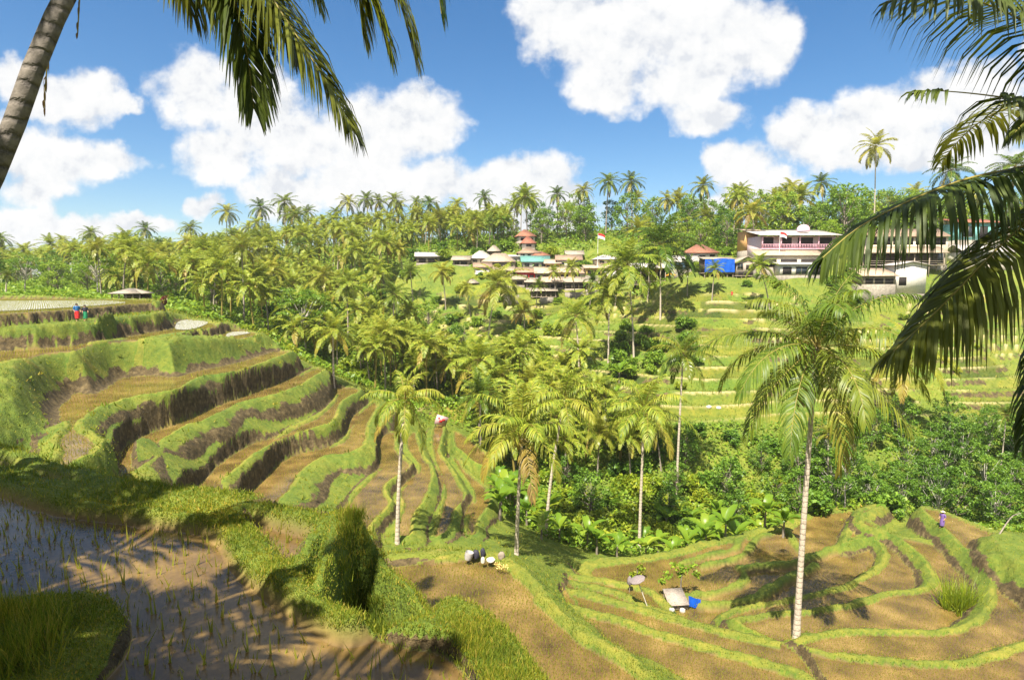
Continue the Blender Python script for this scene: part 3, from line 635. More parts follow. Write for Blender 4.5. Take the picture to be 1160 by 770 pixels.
# ------------------------------------------------------------------ coconut palms of the groves (each one an object, copied with its parts)
PROTO = []
def proto_palm(seed, H, lean, n, L, droopy, upright, agebias, mat):
    r = np.random.default_rng(seed); a = r.uniform(0, 6.28)
    e = empty('coconut_palm', (0, 0, -500))
    top = np.array([math.cos(a) * lean, math.sin(a) * lean, H])
    P = [(0, 0, -0.8), (0, 0, 0), (top[0] * 0.25, top[1] * 0.25, H * 0.4), (top[0] * 0.65, top[1] * 0.65, H * 0.75), tuple(top)]
    link('trunk', trunk_mesh('trunk', P, 0.17, 0.11, 7), M_BARK, e)
    link('crown', crown_mesh('crown', seed, n + 4, L * 1.02, 34, droopy, upright, agebias), mat, e, tuple(top))
    PROTO.append([e, H, False]); return e
specs = [(1, 9.5, 0.6, 20, 4.3, 0.45, 1.0, 0.05), (2, 11.0, 1.2, 22, 4.5, 0.6, 1.0, 0.1), (3, 8.0, 0.4, 18, 4.2, 0.3, 1.1, 0.0), (4, 12.5, 1.6, 20, 4.3, 0.7, 0.9, 0.15),
         (5, 7.0, 0.5, 17, 4.4, 0.25, 1.1, -0.05), (6, 10.5, 2.2, 21, 4.4, 0.55, 1.0, 0.22), (7, 13.5, 0.8, 19, 4.1, 0.65, 0.95, 0.08), (8, 9.0, 1.0, 22, 4.6, 0.5, 1.0, 0.3)]
for k, sp_ in enumerate(specs): proto_palm(*sp_, M_PALM if k % 4 != 2 else M_PALM_DARK)
def put(protos, pr, x, y, sc, rz, label, cat, group, z=None, tilt=0.0):
    """place a copy of a prototype (the first use moves the prototype itself)"""
    if not pr[2]: o = pr[0]; pr[2] = True
    else: o = copy_tree(pr[0])
    o.location = (x, y, (ground(x, y) if z is None else z)); o.scale = (sc,) * 3; o.rotation_euler = (tilt * math.cos(rz * 3), tilt * math.sin(rz * 3), rz)
    tag(o, label, cat, group); return o
def uv_of(p):
    x, y, z = p; dep = y * cp - z * sp; b = (y * sp + z * cp) / dep
    return CX + FPX * x / dep, CY - FPX * b
def plan(u, d): return (u - CX) / FPX * d, d
PALMS = []      # positions taken
def scatter(n, region, mind, tries=6000, taken=PALMS):
    got = []
    for _ in range(tries):
        if len(got) >= n: break
        x, y = region()
        if any((x - a) ** 2 + (y - b) ** 2 < mind * mind for a, b in taken): continue
        taken.append((x, y)); got.append((x, y))
    return got
rnd = random.Random(11)

VIEW = [(420,322),(465,284),(700,280),(850,280),(1160,285),(1160,430),(700,440),(650,398),(560,388),(480,376)]
def inpoly(u, v, P):
    c = False
    for i in range(len(P)):
        a, b = P[i], P[(i + 1) % len(P)]
        if (a[1] > v) != (b[1] > v) and u < (b[0] - a[0]) * (v - a[1]) / (b[1] - a[1]) + a[0]: c = not c
    return c

# prominent palms: foot and crown as seen, fronds drawn one by one
def solo_palm(base, crown, rpx, seed, label, droopy=0.5, upright=1.0, n=22, agebias=0.0, mat=None, detail=True, dY=0.0, r0=0.17, leaf=34, group=None, name='coconut_palm'):
    b = hit(*base) if len(base) == 2 else np.array([*plan(base[0], base[2]), ground(*plan(base[0], base[2]))]); Y = b[1]; c = at(crown[0], crown[1], Y + dY); H = c[2] - b[2]; L = rpx / FPX * Y * 1.22
    r = np.random.default_rng(seed); e = empty(name, tuple(b)); tag(e, label, 'palm', group); PALMS.append((b[0], b[1]))
    t = c - b
    P = [(0, 0, -0.7), (0, 0, 0), (t[0] * 0.2, t[1] * 0.3, H * 0.35), (t[0] * 0.6, t[1] * 0.7, H * 0.72), tuple(t)]
    link('trunk', trunk_mesh('trunk', P, r0, r0 * 0.62, 12), M_BARK_PALE, e)
    mat = mat or M_PALM
    if not detail:
        link('crown', crown_mesh('crown', seed, n + 3, L, 34, droopy, upright, agebias), mat, e, tuple(t)); return e
    for (a, el, dr, age, ls) in crown_plan(n, r, droopy, upright):
        g_ = Geo(); Pf = frond_path(L * ls, el, a, dr, 16, r.normal(0, 0.2))
        for (V, F, ag, ra) in frond(Pf, leaf, 0.27 * L, L / leaf * 0.72, 0.35 + 0.3 * droopy, age + agebias, r, 3, 0.04, thin=0.05):
            g_.add(V, F, age=ag, rach=ra)
        link('frond', g_.mesh('frond'), mat, e, tuple(t))
    g_ = Geo()
    for k in range(10):
        a = r.uniform(0, 6.28); q = np.array([math.cos(a) * 0.3, math.sin(a) * 0.3, -0.3 - r.uniform(0, 0.4)])
        V, F = tube(np.array([q + (0, 0, .15), q + (0, 0, .09), q, q - (0, 0, .1), q - (0, 0, .15)]), [.02, .11, .14, .1, .02], 8); g_.add(V, F)
    link('coconuts', g_.mesh('coconuts', True), M_NUT, e, tuple(t))
    return e
solo_palm((902,722), (925,393), 110, 101, 'tall coconut palm standing alone on the grassy edge of the right-hand paddies', 0.75, 1.05, 24, -0.05, mat=M_PALM_SOLO, leaf=56, r0=0.2)
solo_palm((585,628), (592,487), 63, 102, 'yellowish coconut palm with a pale trunk at the far corner of the middle paddy', 0.4, 1.05, 24, 0.22)
solo_palm((450,615), (459,452), 46, 103, 'slim palm with hanging yellow fronds rising from the narrow strip paddies', 0.95, 1.05, 15, 0.25)
solo_palm((724,624), (730,465), 50, 104, 'coconut palm with a thin trunk beside the banana clump in the gorge', 0.4, 1.0, 20, 0.05)
solo_palm((618,606), (640,452), 46, 105, 'coconut palm just behind the yellowish palm, its trunk half hidden by it', 0.5, 1.0, 20, 0.1)
solo_palm((766,565), (774,400), 37, 106, 'dark green coconut palm in front of the terraced far slope, trunk pale and straight', 0.45, 1.0, 20, 0.0, mat=M_PALM_DARK)
solo_palm((689,412), (690,336), 30, 107, 'palm on the far slope directly below the orange parasol', 0.5, 1.0, 18, 0.15, detail=False)
solo_palm((748,362), (748,278), 42, 108, 'large bushy-headed palm beside the open platform at the end of the village', 0.5, 1.0, 22, 0.02, mat=M_PALM_DARK, detail=False)
solo_palm((718,408), (711,300), 40, 109, 'leaning palm with a curved trunk in front of the open platform', 0.55, 1.0, 20, 0.18, detail=False)
solo_palm((553,384), (564,322), 34, 110, 'wide-headed palm standing on the bright clearing below the village', 0.55, 1.0, 20, 0.2, detail=False)
solo_palm((1015,492), (1030,402), 46, 111, 'palm with a white trunk behind the tall lone palm', 0.6, 1.0, 18, 0.12, detail=False)
solo_palm((985,218,150), (992,166), 21, 112, 'tallest palm on the skyline above the long brown-roofed house', 0.6, 1.0, 18, 0.1, detail=False)
solo_palm((543,482), (541,408), 36, 113, 'palm rising behind the pink board at the top of the strip paddies', 0.4, 1.0, 18, 0.1, detail=False)
solo_palm((594,372), (594,351), 17, 114, 'small bright yellow palm on the green clearing under the stone walls', 0.5, 1.0, 18, 0.45, detail=False)
solo_palm((8,334,118), (8,312), 11, 115, 'small dark palm at the left edge of the upper water terrace', 0.4, 1.0, 16, -0.1, mat=M_PALM_DARK, detail=False)
solo_palm((378,434), (377,374), 27, 116, 'palm with a bare white trunk at the end of the lowest brown terraces', 0.55, 1.0, 18, 0.2, detail=False)
solo_palm((656,420), (652,358), 30, 117, 'palm on the valley side left of the palm under the orange parasol', 0.45, 1.0, 18, 0.05, detail=False)
solo_palm((853,268,142), (852,240), 20, 118, 'golden palm behind the orange-brown wall of the village', 0.6, 1.0, 20, 0.5, detail=False)
solo_palm((1130,575), (1140,470), 22, 119, 'slender areca palm with a thin pale trunk at the right edge of the gorge', 0.3, 1.0, 12, 0.0, mat=M_PALM_DARK, detail=False, r0=0.09)
solo_palm((937,575), (938,490), 18, 120, 'slender areca palm rising behind the far paddies of the spur', 0.3, 1.0, 12, 0.0, mat=M_PALM_DARK, detail=False, r0=0.09)
CLEAR = [(430,318),(520,300),(700,338),(700,420),(640,400),(560,400),(480,372),(430,350)]
def region_left():
    u = rnd.uniform(-60, 575); d = 95 + 165 * rnd.random() ** 0.95
    if u > 462 and 138 < d < (178 if u < 575 else 186): return region_left()
    x, y = plan(u, d)
    if u < 262 and d < 112 + (262 - u) * 0.08: return region_left()
    z = ground(x, y); uu, v = uv_of((x, y, z))
    if inpoly(uu, v, CLEAR): return region_left()
    tu, tv = uv_of((x, y, z + 11))
    if y < 168 and inpoly(tu, tv, VIEW): return region_left()
    if d < 112 and u < 330 : return region_left()
    if u < 115 and d < 185: return region_left()
    return x, y
L1 = 'coconut palm in the dense grove covering the left hillside'
for (x, y) in scatter(152, region_left, 5.6):
    pr = rnd.choice(PROTO); put(PROTO, pr, x, y, rnd.uniform(0.78, 1.2), rnd.uniform(0, 6.28), L1, 'palm', 'palms of the left hillside grove', tilt=0.06)
def region_ridge():
    u = rnd.uniform(560, 1180); d = rnd.uniform(152, 205) if u > 722 else rnd.uniform(188, 225)
    return plan(u, d)
for (x, y) in scatter(30, region_ridge, 7):
    pr = rnd.choice(PROTO); put(PROTO, pr, x, y, rnd.uniform(0.9, 1.3), rnd.uniform(0, 6.28), 'coconut palm rising from the wooded ridge behind the village', 'palm', 'palms on the ridge behind the village', tilt=0.06)
def region_valley():
    while True:
        u = rnd.uniform(400, 760); d = rnd.uniform(72, 128); x, y = plan(u, d)
        z = ground(x, y); uu, v = uv_of((x, y, z))
        if u < 540 and d < 100: continue
        tu, tv = uv_of((x, y, z + 8))
        if inpoly(tu, tv, VIEW): continue
        if u > 680 and v < 470: continue
        if u > 560 and d < 76: continue
        return x, y
for (x, y) in scatter(56, region_valley, 4.2):
    pr = rnd.choice([PROTO[0], PROTO[2], PROTO[4], PROTO[7]]); put(PROTO, pr, x, y, rnd.uniform(0.66, 0.9), rnd.uniform(0, 6.28), 'coconut palm in the thick grove filling the valley floor', 'palm', 'palms of the valley floor', tilt=0.06)
def far_grove():
    g_ = Geo(); r = np.random.default_rng(77)
    cr = []
    for k in range(6):
        rr_ = np.random.default_rng(300 + k); q = Geo()
        for (a, el, dr, age, ls) in crown_plan(18, rr_, 0.5, 1.0):
            P = frond_path(4.8 * ls, el, a, dr, 7)
            for (V, F, ag, ra) in frond(P, 18, 1.05, 0.26, 0.45, age + 0.1, rr_, 2, 0.05): q.add(V, F, age=ag, rach=ra)
        cr.append((np.vstack(q.V), np.vstack(q.F), np.concatenate(q.A['age']), np.concatenate(q.A['rach'])))
    for (x, y) in scatter(270, region_left, 3.7) + scatter(80, region_valley, 3.2):
        V, F, ag, ra = cr[r.integers(6)]; a = r.uniform(0, 6.28); s = r.uniform(0.68, 1.0); h = r.uniform(5, 10.5); z = ground(x, y)
        Rm = np.array([[math.cos(a), math.sin(a), 0], [-math.sin(a), math.cos(a), 0], [0, 0, 1]]) * s
        g_.add(V @ Rm + np.array([x, y, z + h]), F, age=np.clip(ag + r.normal(0, 0.1), 0, 1), rach=ra)
        l = r.normal(0, 0.4, 2); Vt, Ft = tube(np.array([(x + l[0], y + l[1], z - 0.5), (x + l[0] * .4, y + l[1] * .4, z + h * .5), (x, y, z + h)]), [.18, .14, .11], 5); g_.add(Vt, Ft, age=0.97, rach=0.8)
    o = link('far_palm_grove', g_.mesh('far_palm_grove'), M_PALM); tag(o, 'mass of further palms filling the hillside and valley groves', 'palm grove', kind='stuff')
far_grove()
# palms along the skyline of the left hill
for (u, v, d) in [(255,240,250),(322,222,240),(350,240,235),(297,235,245),(392,228,235),(418,226,232),(430,228,236),(445,226,232),(478,238,228),(520,240,222),(590,222,215),(600,226,212),(662,216,198),(687,206,195),(717,205,192),(800,210,175),(832,222,172),(888,222,165),(1078,192,150),(1150,170,140)]:
    p = at(u, v, d); g0 = ground(p[0], p[1]); pr = min(PROTO, key=lambda q: abs(q[1] - (p[2] - g0)) + rnd.random() * 2)
    s = max(0.8, min(1.5, (p[2] - g0) / pr[1])); put(PROTO, pr, p[0], p[1], s, rnd.uniform(0, 6.28), 'coconut palm standing up against the sky on the ridge line', 'palm', 'palms along the skyline')

for (u, d) in [(468,152),(505,147),(533,143),(578,148),(607,144),(629,151),(652,147),(668,139),(697,136),(733,133),(778,127),(806,123),(872,117),(955,120)]:
    x, y = plan(u, d); PALMS.append((x, y)); put(PROTO, rnd.choice([PROTO[0], PROTO[2], PROTO[4], PROTO[5]]), x, y, rnd.uniform(0.62, 0.9), rnd.uniform(0, 6.28), 'coconut palm standing on the open slope just in front of the village houses', 'palm', 'palms in front of the village', tilt=0.08)

# ------------------------------------------------------------------ broadleaf trees, bushes, banana plants
def leaves(centres, radii, per, size, r, flat=1.0, elong=1.6):
    C = np.repeat(centres, per, 0); Rr = np.repeat(radii, per)[:, None]
    n = len(C); off = unit(r.normal(0, 1, (n, 3))) * (r.random((n, 1)) ** 0.45) * Rr * np.array([1, 1, flat])
    P = C + off; nrm = unit(off * 0.4 / np.maximum(Rr, 0.01) + r.normal(0, 0.55, (n, 3)) + np.array([0, 0, 0.7]))
    t = unit(np.cross(nrm, r.normal(0, 1, (n, 3)))); b = np.cross(nrm, t); s = size * r.uniform(0.6, 1.25, (n, 1))
    V = np.stack([P - t * s * elong * 0.5, P + b * s * 0.42, P + t * s * elong * 0.5 - np.array([0, 0, 0.15]) * s, P - b * s * 0.42], 1).reshape(-1, 3)
    return V, np.arange(n * 4).reshape(-1, 4)
def tree_parts(seed, H, spread, trunk_r, clumps, per, size, flat=0.7, bare=0.4, layered=False):
    r = np.random.default_rng(seed); tg = Geo(); cg = Geo(); cen = []; rad = []
    top = np.array([r.normal(0, 0.4), r.normal(0, 0.4), H * 0.75])
    V, F = tube(resample([(0, 0, -0.6), (0, 0, H * 0.2), tuple(top * 0.6 + r.normal(0, 0.15, 3)), tuple(top)], 10), np.linspace(trunk_r, trunk_r * 0.3, 10), 7); tg.add(V, F)
    for k in range(clumps):
        q = (k + 0.5) / clumps; h = H * (bare + (1 - bare) * q); a = k * 2.4 + r.normal(0, 0.3)
        prof = math.sqrt(max(0.05, 1 - ((q - 0.35) / 0.75) ** 2)) if not layered else (1.0 - 0.5 * q)
        rr_ = spread * prof * r.uniform(0.45, 1.05); c = np.array([math.cos(a) * rr_, math.sin(a) * rr_, h + r.normal(0, 0.04 * H)])
        cen.append(c); rad.append(spread * r.uniform(0.22, 0.42))
        st_ = top * min(0.95, max(0.25, (h / H) * 0.8)); mid = (st_ + c) / 2 + np.array([0, 0, -0.05 * H])
        V, F = tube(resample([tuple(st_), tuple(mid), tuple(c)], 6), np.linspace(trunk_r * 0.42, trunk_r * 0.08, 6), 5); tg.add(V, F)
    V, F = leaves(np.array(cen), np.array(rad), per, size, r, flat); cg.add(V, F)
    return tg.mesh('trunk', True), cg.mesh('crown')
TREES = {}
def proto_tree(kind, seed, mat, bark, **kw):
    e = empty('broadleaf_tree', (0, 0, -500)); t, c = tree_parts(seed, **kw)
    link('trunk', t, bark, e); link('crown', c, mat, e); TREES.setdefault(kind, []).append([e, kw['H'], False])
for s in range(3): proto_tree('round', 20 + s, M_TREE, M_WOOD, H=9 + s, spread=3.6, trunk_r=0.25, clumps=26, per=80, size=0.34, flat=0.75, bare=0.3)
for s in range(3): proto_tree('dark', 30 + s, M_TREE_DARK, M_WOOD, H=9 + s, spread=3.4, trunk_r=0.2, clumps=26, per=80, size=0.34, flat=0.8, bare=0.22)
for s in range(2): proto_tree('spread', 40 + s, M_TREE, M_PALEWOOD, H=11, spread=5.5, trunk_r=0.22, clumps=26, per=90, size=0.30, flat=0.28, bare=0.6, layered=True)
for s in range(2): proto_tree('bright', 50 + s, M_BRIGHT, M_WOOD, H=8, spread=3.2, trunk_r=0.2, clumps=24, per=80, size=0.32, flat=0.75, bare=0.25)
for s in range(3): proto_tree('slim', 60 + s, M_TREE_DARK, M_PALEWOOD, H=9.5, spread=2.6, trunk_r=0.12, clumps=26, per=110, size=0.22, flat=0.55, bare=0.42)
TAKEN = []
def trees(kind, n, region, mind, s0, s1, label, group):
    for (x, y) in scatter(n, region, mind, taken=TAKEN):
        put(None, rnd.choice(TREES[kind]), x, y, rnd.uniform(s0, s1), rnd.uniform(0, 6.28), label, 'tree', group)
def reg(u0, u1, d0, d1):
    def f():
        for _ in range(200):
            u, d = rnd.uniform(u0, u1), rnd.uniform(d0, d1)
            if 462 < u < 722 and 140 < d < (178 if u < 575 else 186): continue          # the village stands here
            if 755 < u and 116 < d < 147: continue
            break
        return plan(u, d)
    return f
def tree_at(kind, u, d, s, label, group=None, k=0):
    x, y = plan(u, d); TAKEN.append((x, y)); return put(None, TREES[kind][k % len(TREES[kind])], x, y, s, rnd.uniform(0, 6.28), label, 'tree', group)
tree_at('spread', 112, 128, 0.95, 'wide spreading tree with flat layered crown and pale limbs behind the upper water terrace', k=0)
tree_at('spread', 30, 140, 0.85, 'flat-topped tree at the far left behind the upper water terrace', k=1)
tree_at('spread', 345, 112, 1.1, 'feathery flat-crowned tree with thin white stems at the end of the brown terraces', k=0)
tree_at('round', 955, 150, 1.55, 'tall open-crowned tree on the ridge left of the tallest skyline palm', k=1)
tree_at('round', 930, 146, 0.9, 'rounded tree directly behind the pink house', k=0)
tree_at('bright', 1085, 150, 1.2, 'light green tree on the ridge behind the long brown-roofed house', k=0)
trees('dark', 18, reg(-40, 200, 185, 310), 7, 0.75, 1.1, 'dark tree in the distant wood at far left', 'trees of the distant wood')
trees('round', 14, reg(-40, 190, 130, 185), 6, 0.55, 0.85, 'green tree behind the upper water terrace and thatched hut', 'trees behind the upper terrace')
trees('round', 40, reg(560, 1200, 142, 205), 5, 0.8, 1.25, 'leafy tree on the ridge behind the village', 'trees on the ridge behind the village')
trees('bright', 26, reg(560, 1150, 147, 196), 4.5, 0.7, 1.05, 'yellow-green tree close behind the village roofs', 'trees behind the village roofs')
trees('dark', 16, reg(560, 1100, 150, 205), 6, 0.8, 1.1, 'dark green tree among the ridge palms', 'dark trees on the ridge')
trees('round', 50, reg(100, 560, 120, 260), 7, 0.55, 0.9, 'broadleaf tree between the palms of the left hillside', 'trees between the hillside palms')
trees('slim', 26, reg(930, 1230, 62, 80), 2.8, 0.66, 0.88, 'slim pale-stemmed tree in the dark thicket beyond the spur', 'slim trees of the thicket beyond the spur')
trees('dark', 12, reg(905, 1230, 66, 84), 4, 0.5, 0.7, 'dense dark tree in the thicket beyond the spur', 'dark trees of the thicket beyond the spur')
trees('dark', 10, reg(640, 900, 66, 80), 4, 0.4, 0.62, 'low dark tree in the gorge behind the banana plants', 'low trees of the gorge')
def bush_mesh(seed, w, h, per, size):
    r = np.random.default_rng(seed); n = 16
    c = np.stack([r.normal(0, w * 0.42, n), r.normal(0, w * 0.42, n), r.uniform(0.15, 0.8, n) * h], -1)
    V, F = leaves(c, np.full(n, w * 0.36), per, size, r, 0.8); return npmesh('bush', V, F)
BUSH = [bush_mesh(70 + k, 1.5, 1.7, 55, 0.26) for k in range(5)]
def bushes(n, region, mind, s0, s1, mat, label, group, mats={}):
    for (x, y) in scatter(n, region, mind, taken=TAKEN):
        k = rnd.randrange(5)
        key = (k, mat.name)
        if key not in mats: m_ = BUSH[k].copy(); m_.materials.append(mat); mats[key] = m_
        o = bpy.data.objects.new('bush', mats[key]); col.objects.link(o); o.location = (x, y, ground(x, y)); s = rnd.uniform(s0, s1); o.scale = (s, s, s * rnd.uniform(0.8, 1.15)); o.rotation_euler = (0, 0, rnd.uniform(0, 6.28))
        tag(o, label, 'bush', group)
bushes(46, reg(600, 905, 60, 76), 1.8, 0.8, 1.3, M_BRIGHT, 'bright yellow-green bush in the gorge below the spur', 'bright bushes of the gorge')
bushes(26, reg(600, 1200, 60, 84), 2.2, 0.9, 1.5, M_TREE_DARK, 'dark green bush in the gorge', 'dark bushes of the gorge')
bushes(45, reg(270, 640, 98, 135), 2.6, 0.9, 1.6, M_BRIGHT, 'green bush between the palms of the valley', 'bushes between the valley palms')
bushes(40, reg(150, 620, 130, 200), 3.2, 1.1, 2.0, M_TREE_DARK, 'dark bush under the hillside palms', 'bushes under the hillside palms')
bushes(30, reg(470, 1150, 136, 200), 2.4, 0.8, 1.5, M_TREE, 'bush growing close behind the village houses', 'bushes behind the village houses')
bushes(20, reg(690, 790, 100, 124), 2.4, 0.9, 1.5, M_TREE, 'bush on the slope under the open platform', 'bushes under the open platform')
for (u, d, s) in [(462,163,1.6),(470,176,2.0),(503,172,1.7),(508,163,1.3),(541,175,1.6),(545,161,1.0),(575,180,1.8),(584,160,1.0),(624,176,1.7),(640,172,1.4),(662,166,1.5),(672,150,1.4),(700,150,1.5),(712,157,1.6),(566,150,1.0),(522,155,1.2),(495,150,1.2),(470,146,1.4),(520,141,1.0),(560,140,1.2),(590,144,0.9),(632,146,1.0),(690,143,1.3),(664,141,1.2),(610,139,1.1),(540,136,1.3),(790,138,1.4),(845,126,0.8),(880,124,0.8),(940,124,1.2),(960,128,1.5),(970,118,1.2),(1060,118,1.5)]:
    x, y = plan(u, d); k = rnd.randrange(5); o = bpy.data.objects.new('bush', BUSH[k].copy()); o.data.materials.append(rnd.choice([M_TREE, M_TREE, M_TREE_DARK, M_BRIGHT])); col.objects.link(o); o.location = (x, y, ground(x, y)); o.scale = (s, s, s); o.rotation_euler = (0, 0, rnd.uniform(0, 6))
    tag(o, 'bush growing among the village houses and on the clearing below them', 'bush', 'bushes around the village')
bushes(18, reg(700, 1180, 86, 116), 3.5, 0.3, 0.7, M_BRIGHT, 'low bush on the terraced far slope', 'bushes on the far slope')
# banana plants: a sheaf of stems and broad arching leaves
def banana(seed, n, L):
    r = np.random.default_rng(seed); lg = Geo(); sg_ = Geo()
    V, F = tube(np.array([(0, 0, -0.3), (0, 0, 0.6), (0.05, 0, 1.5)]), [0.14, 0.11, 0.07], 8); sg_.add(V, F)
    for k in range(n):
        P = frond_path(L * r.uniform(0.75, 1.15), math.radians(r.uniform(45, 82)), k * 2.4 + r.normal(0, .3), r.uniform(0.9, 1.6), 10); P = P + np.array([0.05, 0, 1.4])
        T = unit(np.gradient(P, axis=0)); S = unit(np.cross(T, np.array([0, 0, 1.0]))); N = np.cross(S, T)
        t = np.linspace(0, 1, 10); w = L * 0.17 * np.sin(np.pi * np.clip((t - 0.12) / 0.88, 0.0, 1)) ** 0.6
        Lf = P + S * w[:, None] + N * (w * 0.35)[:, None]; Rt = P - S * w[:, None] + N * (w * 0.35)[:, None]
        V = np.concatenate([Lf, P, Rt]); i = np.arange(9)
        F = np.concatenate([np.stack([i, i + 1, i + 11, i + 10], -1), np.stack([i + 10, i + 11, i + 21, i + 20], -1)]); lg.add(V, F)
    return sg_.mesh('stem', True), lg.mesh('leaf_sheaf', True)
M_BANANA = leaf_material('banana_leaf', [(0.000, (0.0720, 0.1560, 0.0120)), (0.600, (0.1560, 0.2520, 0.0180)), (1.000, (0.3000, 0.3480, 0.0360))], rough=0.35, trans=0.4, obj_var=0.5)
BAN = []
for k in range(4):
    e = empty('banana_plant', (0, 0, -500)); s_, l_ = banana(90 + k, 7 + k, 2.1); link('stem', s_, M_WOOD, e); link('leaves', l_, M_BANANA, e); BAN.append([e, 3, False])
for (x, y) in scatter(40, reg(560, 900, 55, 70), 1.7, taken=TAKEN):
    put(None, rnd.choice(BAN), x, y, rnd.uniform(0.75, 1.2), rnd.uniform(0, 6.28), 'banana plant in the green clump below the right-hand paddies', 'banana plant', 'banana plants of the gorge')
for (x, y) in scatter(14, reg(560, 760, 76, 100), 2.5, taken=TAKEN):
    put(None, rnd.choice(BAN), x, y, rnd.uniform(0.9, 1.3), rnd.uniform(0, 6.28), 'banana plant under the valley palms', 'banana plant', 'banana plants under the valley palms')
# low growth on the floor of the woods: nobody could count it
def undergrowth():
    r = np.random.default_rng(5); PX = []
    def add(n, u0, u1, d0, d1, hmax, s0):
        u = r.uniform(u0, u1, n); d = np.exp(r.uniform(math.log(d0), math.log(d1), n)); PX.append(np.stack([(u - CX) / FPX * d, d, np.full(n, hmax), np.full(n, s0)], -1))
    add(90000, -100, 600, 96, 275, 3.0, 0.42); add(36000, 560, 1250, 57, 86, 2.0, 0.26); add(40000, 560, 1250, 138, 215, 3.0, 0.5); add(9000, 420, 700, 88, 125, 1.6, 0.3)
    P = np.vstack(PX); x, y = P[:, 0], P[:, 1]
    z, g_, m_, e_, w_ = terrain(x, y, True)
    dens = fbm(x / 5, y / 5, 77) * 0.5 + 0.5
    u = CX + FPX * x / y; dep = y * cp - z * sp; v = CY - FPX * (y * sp + z * cp) / dep
    clear = np.array([inpoly(a, b, CLEAR) for a, b in zip(u, v)])
    vill = ((u > 462) & (u < 722) & (y > 140) & (y < 178)) | ((u > 755) & (y > 116) & (y < 146))
    k = (m_ < 0.05) & (z < 40) & (~clear | (r.random(len(x)) < 0.12)) & (~vill | (r.random(len(x)) < 0.06)) & (r.random(len(x)) < dens * 1.5)
    k &= ~((u < 300) & (y < 110) ) & ~((x > 10) & (y < 57) & (z > -25.2))
    k &= ~((y < 62) & (z > -25.4) & (x > 4))
    x, y, z, hm, s = x[k], y[k], z[k], P[k, 2], P[k, 3]; n = len(x)
    hh = hm * dens[k] * r.random(n) ** 0.8
    C = np.stack([x, y, z + hh], -1); nrm = unit(r.normal(0, 0.6, (n, 3)) + np.array([0, 0, 0.8])); t = unit(np.cross(nrm, r.normal(0, 1, (n, 3)))); b = np.cross(nrm, t); s = (s * r.uniform(0.6, 1.4, n))[:, None]
    V = np.stack([C - t * s, C + b * s * 0.5, C + t * s, C - b * s * 0.5], 1).reshape(-1, 3)
    o = link('undergrowth', npmesh('undergrowth', V, np.arange(n * 4).reshape(-1, 4)), M_TREE); tag(o, 'low leafy undergrowth on the floor of the woods', 'undergrowth', kind='stuff')
undergrowth()
# ------------------------------------------------------------------ the two palms beside the camera and those behind it
def near_palm(label, foot, heart, fronds, generic, seed, mat, r0, knee=None, leaf_w=0.034, llen=0.62, n=66):
    r = np.random.default_rng(seed); e = empty('coconut_palm', tuple(foot)); tag(e, label, 'palm'); f0 = np.array(foot)
    P = [tuple(np.array([0, 0, -0.6])), (0, 0, 0)] + [tuple(np.array(k) - f0) for k in (knee or [])] + [tuple(np.array(heart) - f0)]
    link('trunk', trunk_mesh('trunk', P, r0, r0 * 0.72, 24, 1.25), M_BARK_NEAR, e)
    for fr in fronds:
        Pw = resample([at(*q) - f0 for q in fr['p']], 24); g_ = Geo()
        for (V, F, ag, ra) in frond(Pw, fr.get('n', n), fr.get('l', llen), fr.get('w', leaf_w), fr.get('d', 0.5), fr.get('age', 0.1), r, 3, fr.get('r', 0.022), fr.get('roll', 0.0), fr.get('vee', 0.25), fr.get('s', 0.14), fr.get('ranges'), fr.get('thin', 0.04)):
            g_.add(V, F, age=ag, rach=ra)
        o = link('frond', g_.mesh('frond'), fr.get('m', mat), e)
        if fr.get('label'): o['label'] = fr['label']
    h = np.array(heart) - f0
    for (a, el, dr, L) in generic:
        Pw = frond_path(L, R_(el), R_(a), dr, 20) + h; g_ = Geo()
        for (V, F, ag, ra) in frond(Pw, 60, llen * 1.1, leaf_w * 1.2, 0.5, 0.1, r, 3, 0.025): g_.add(V, F, age=ag, rach=ra)
        link('frond', g_.mesh('frond'), mat, e)
    return e
hl = at(196, -200, 6.5)
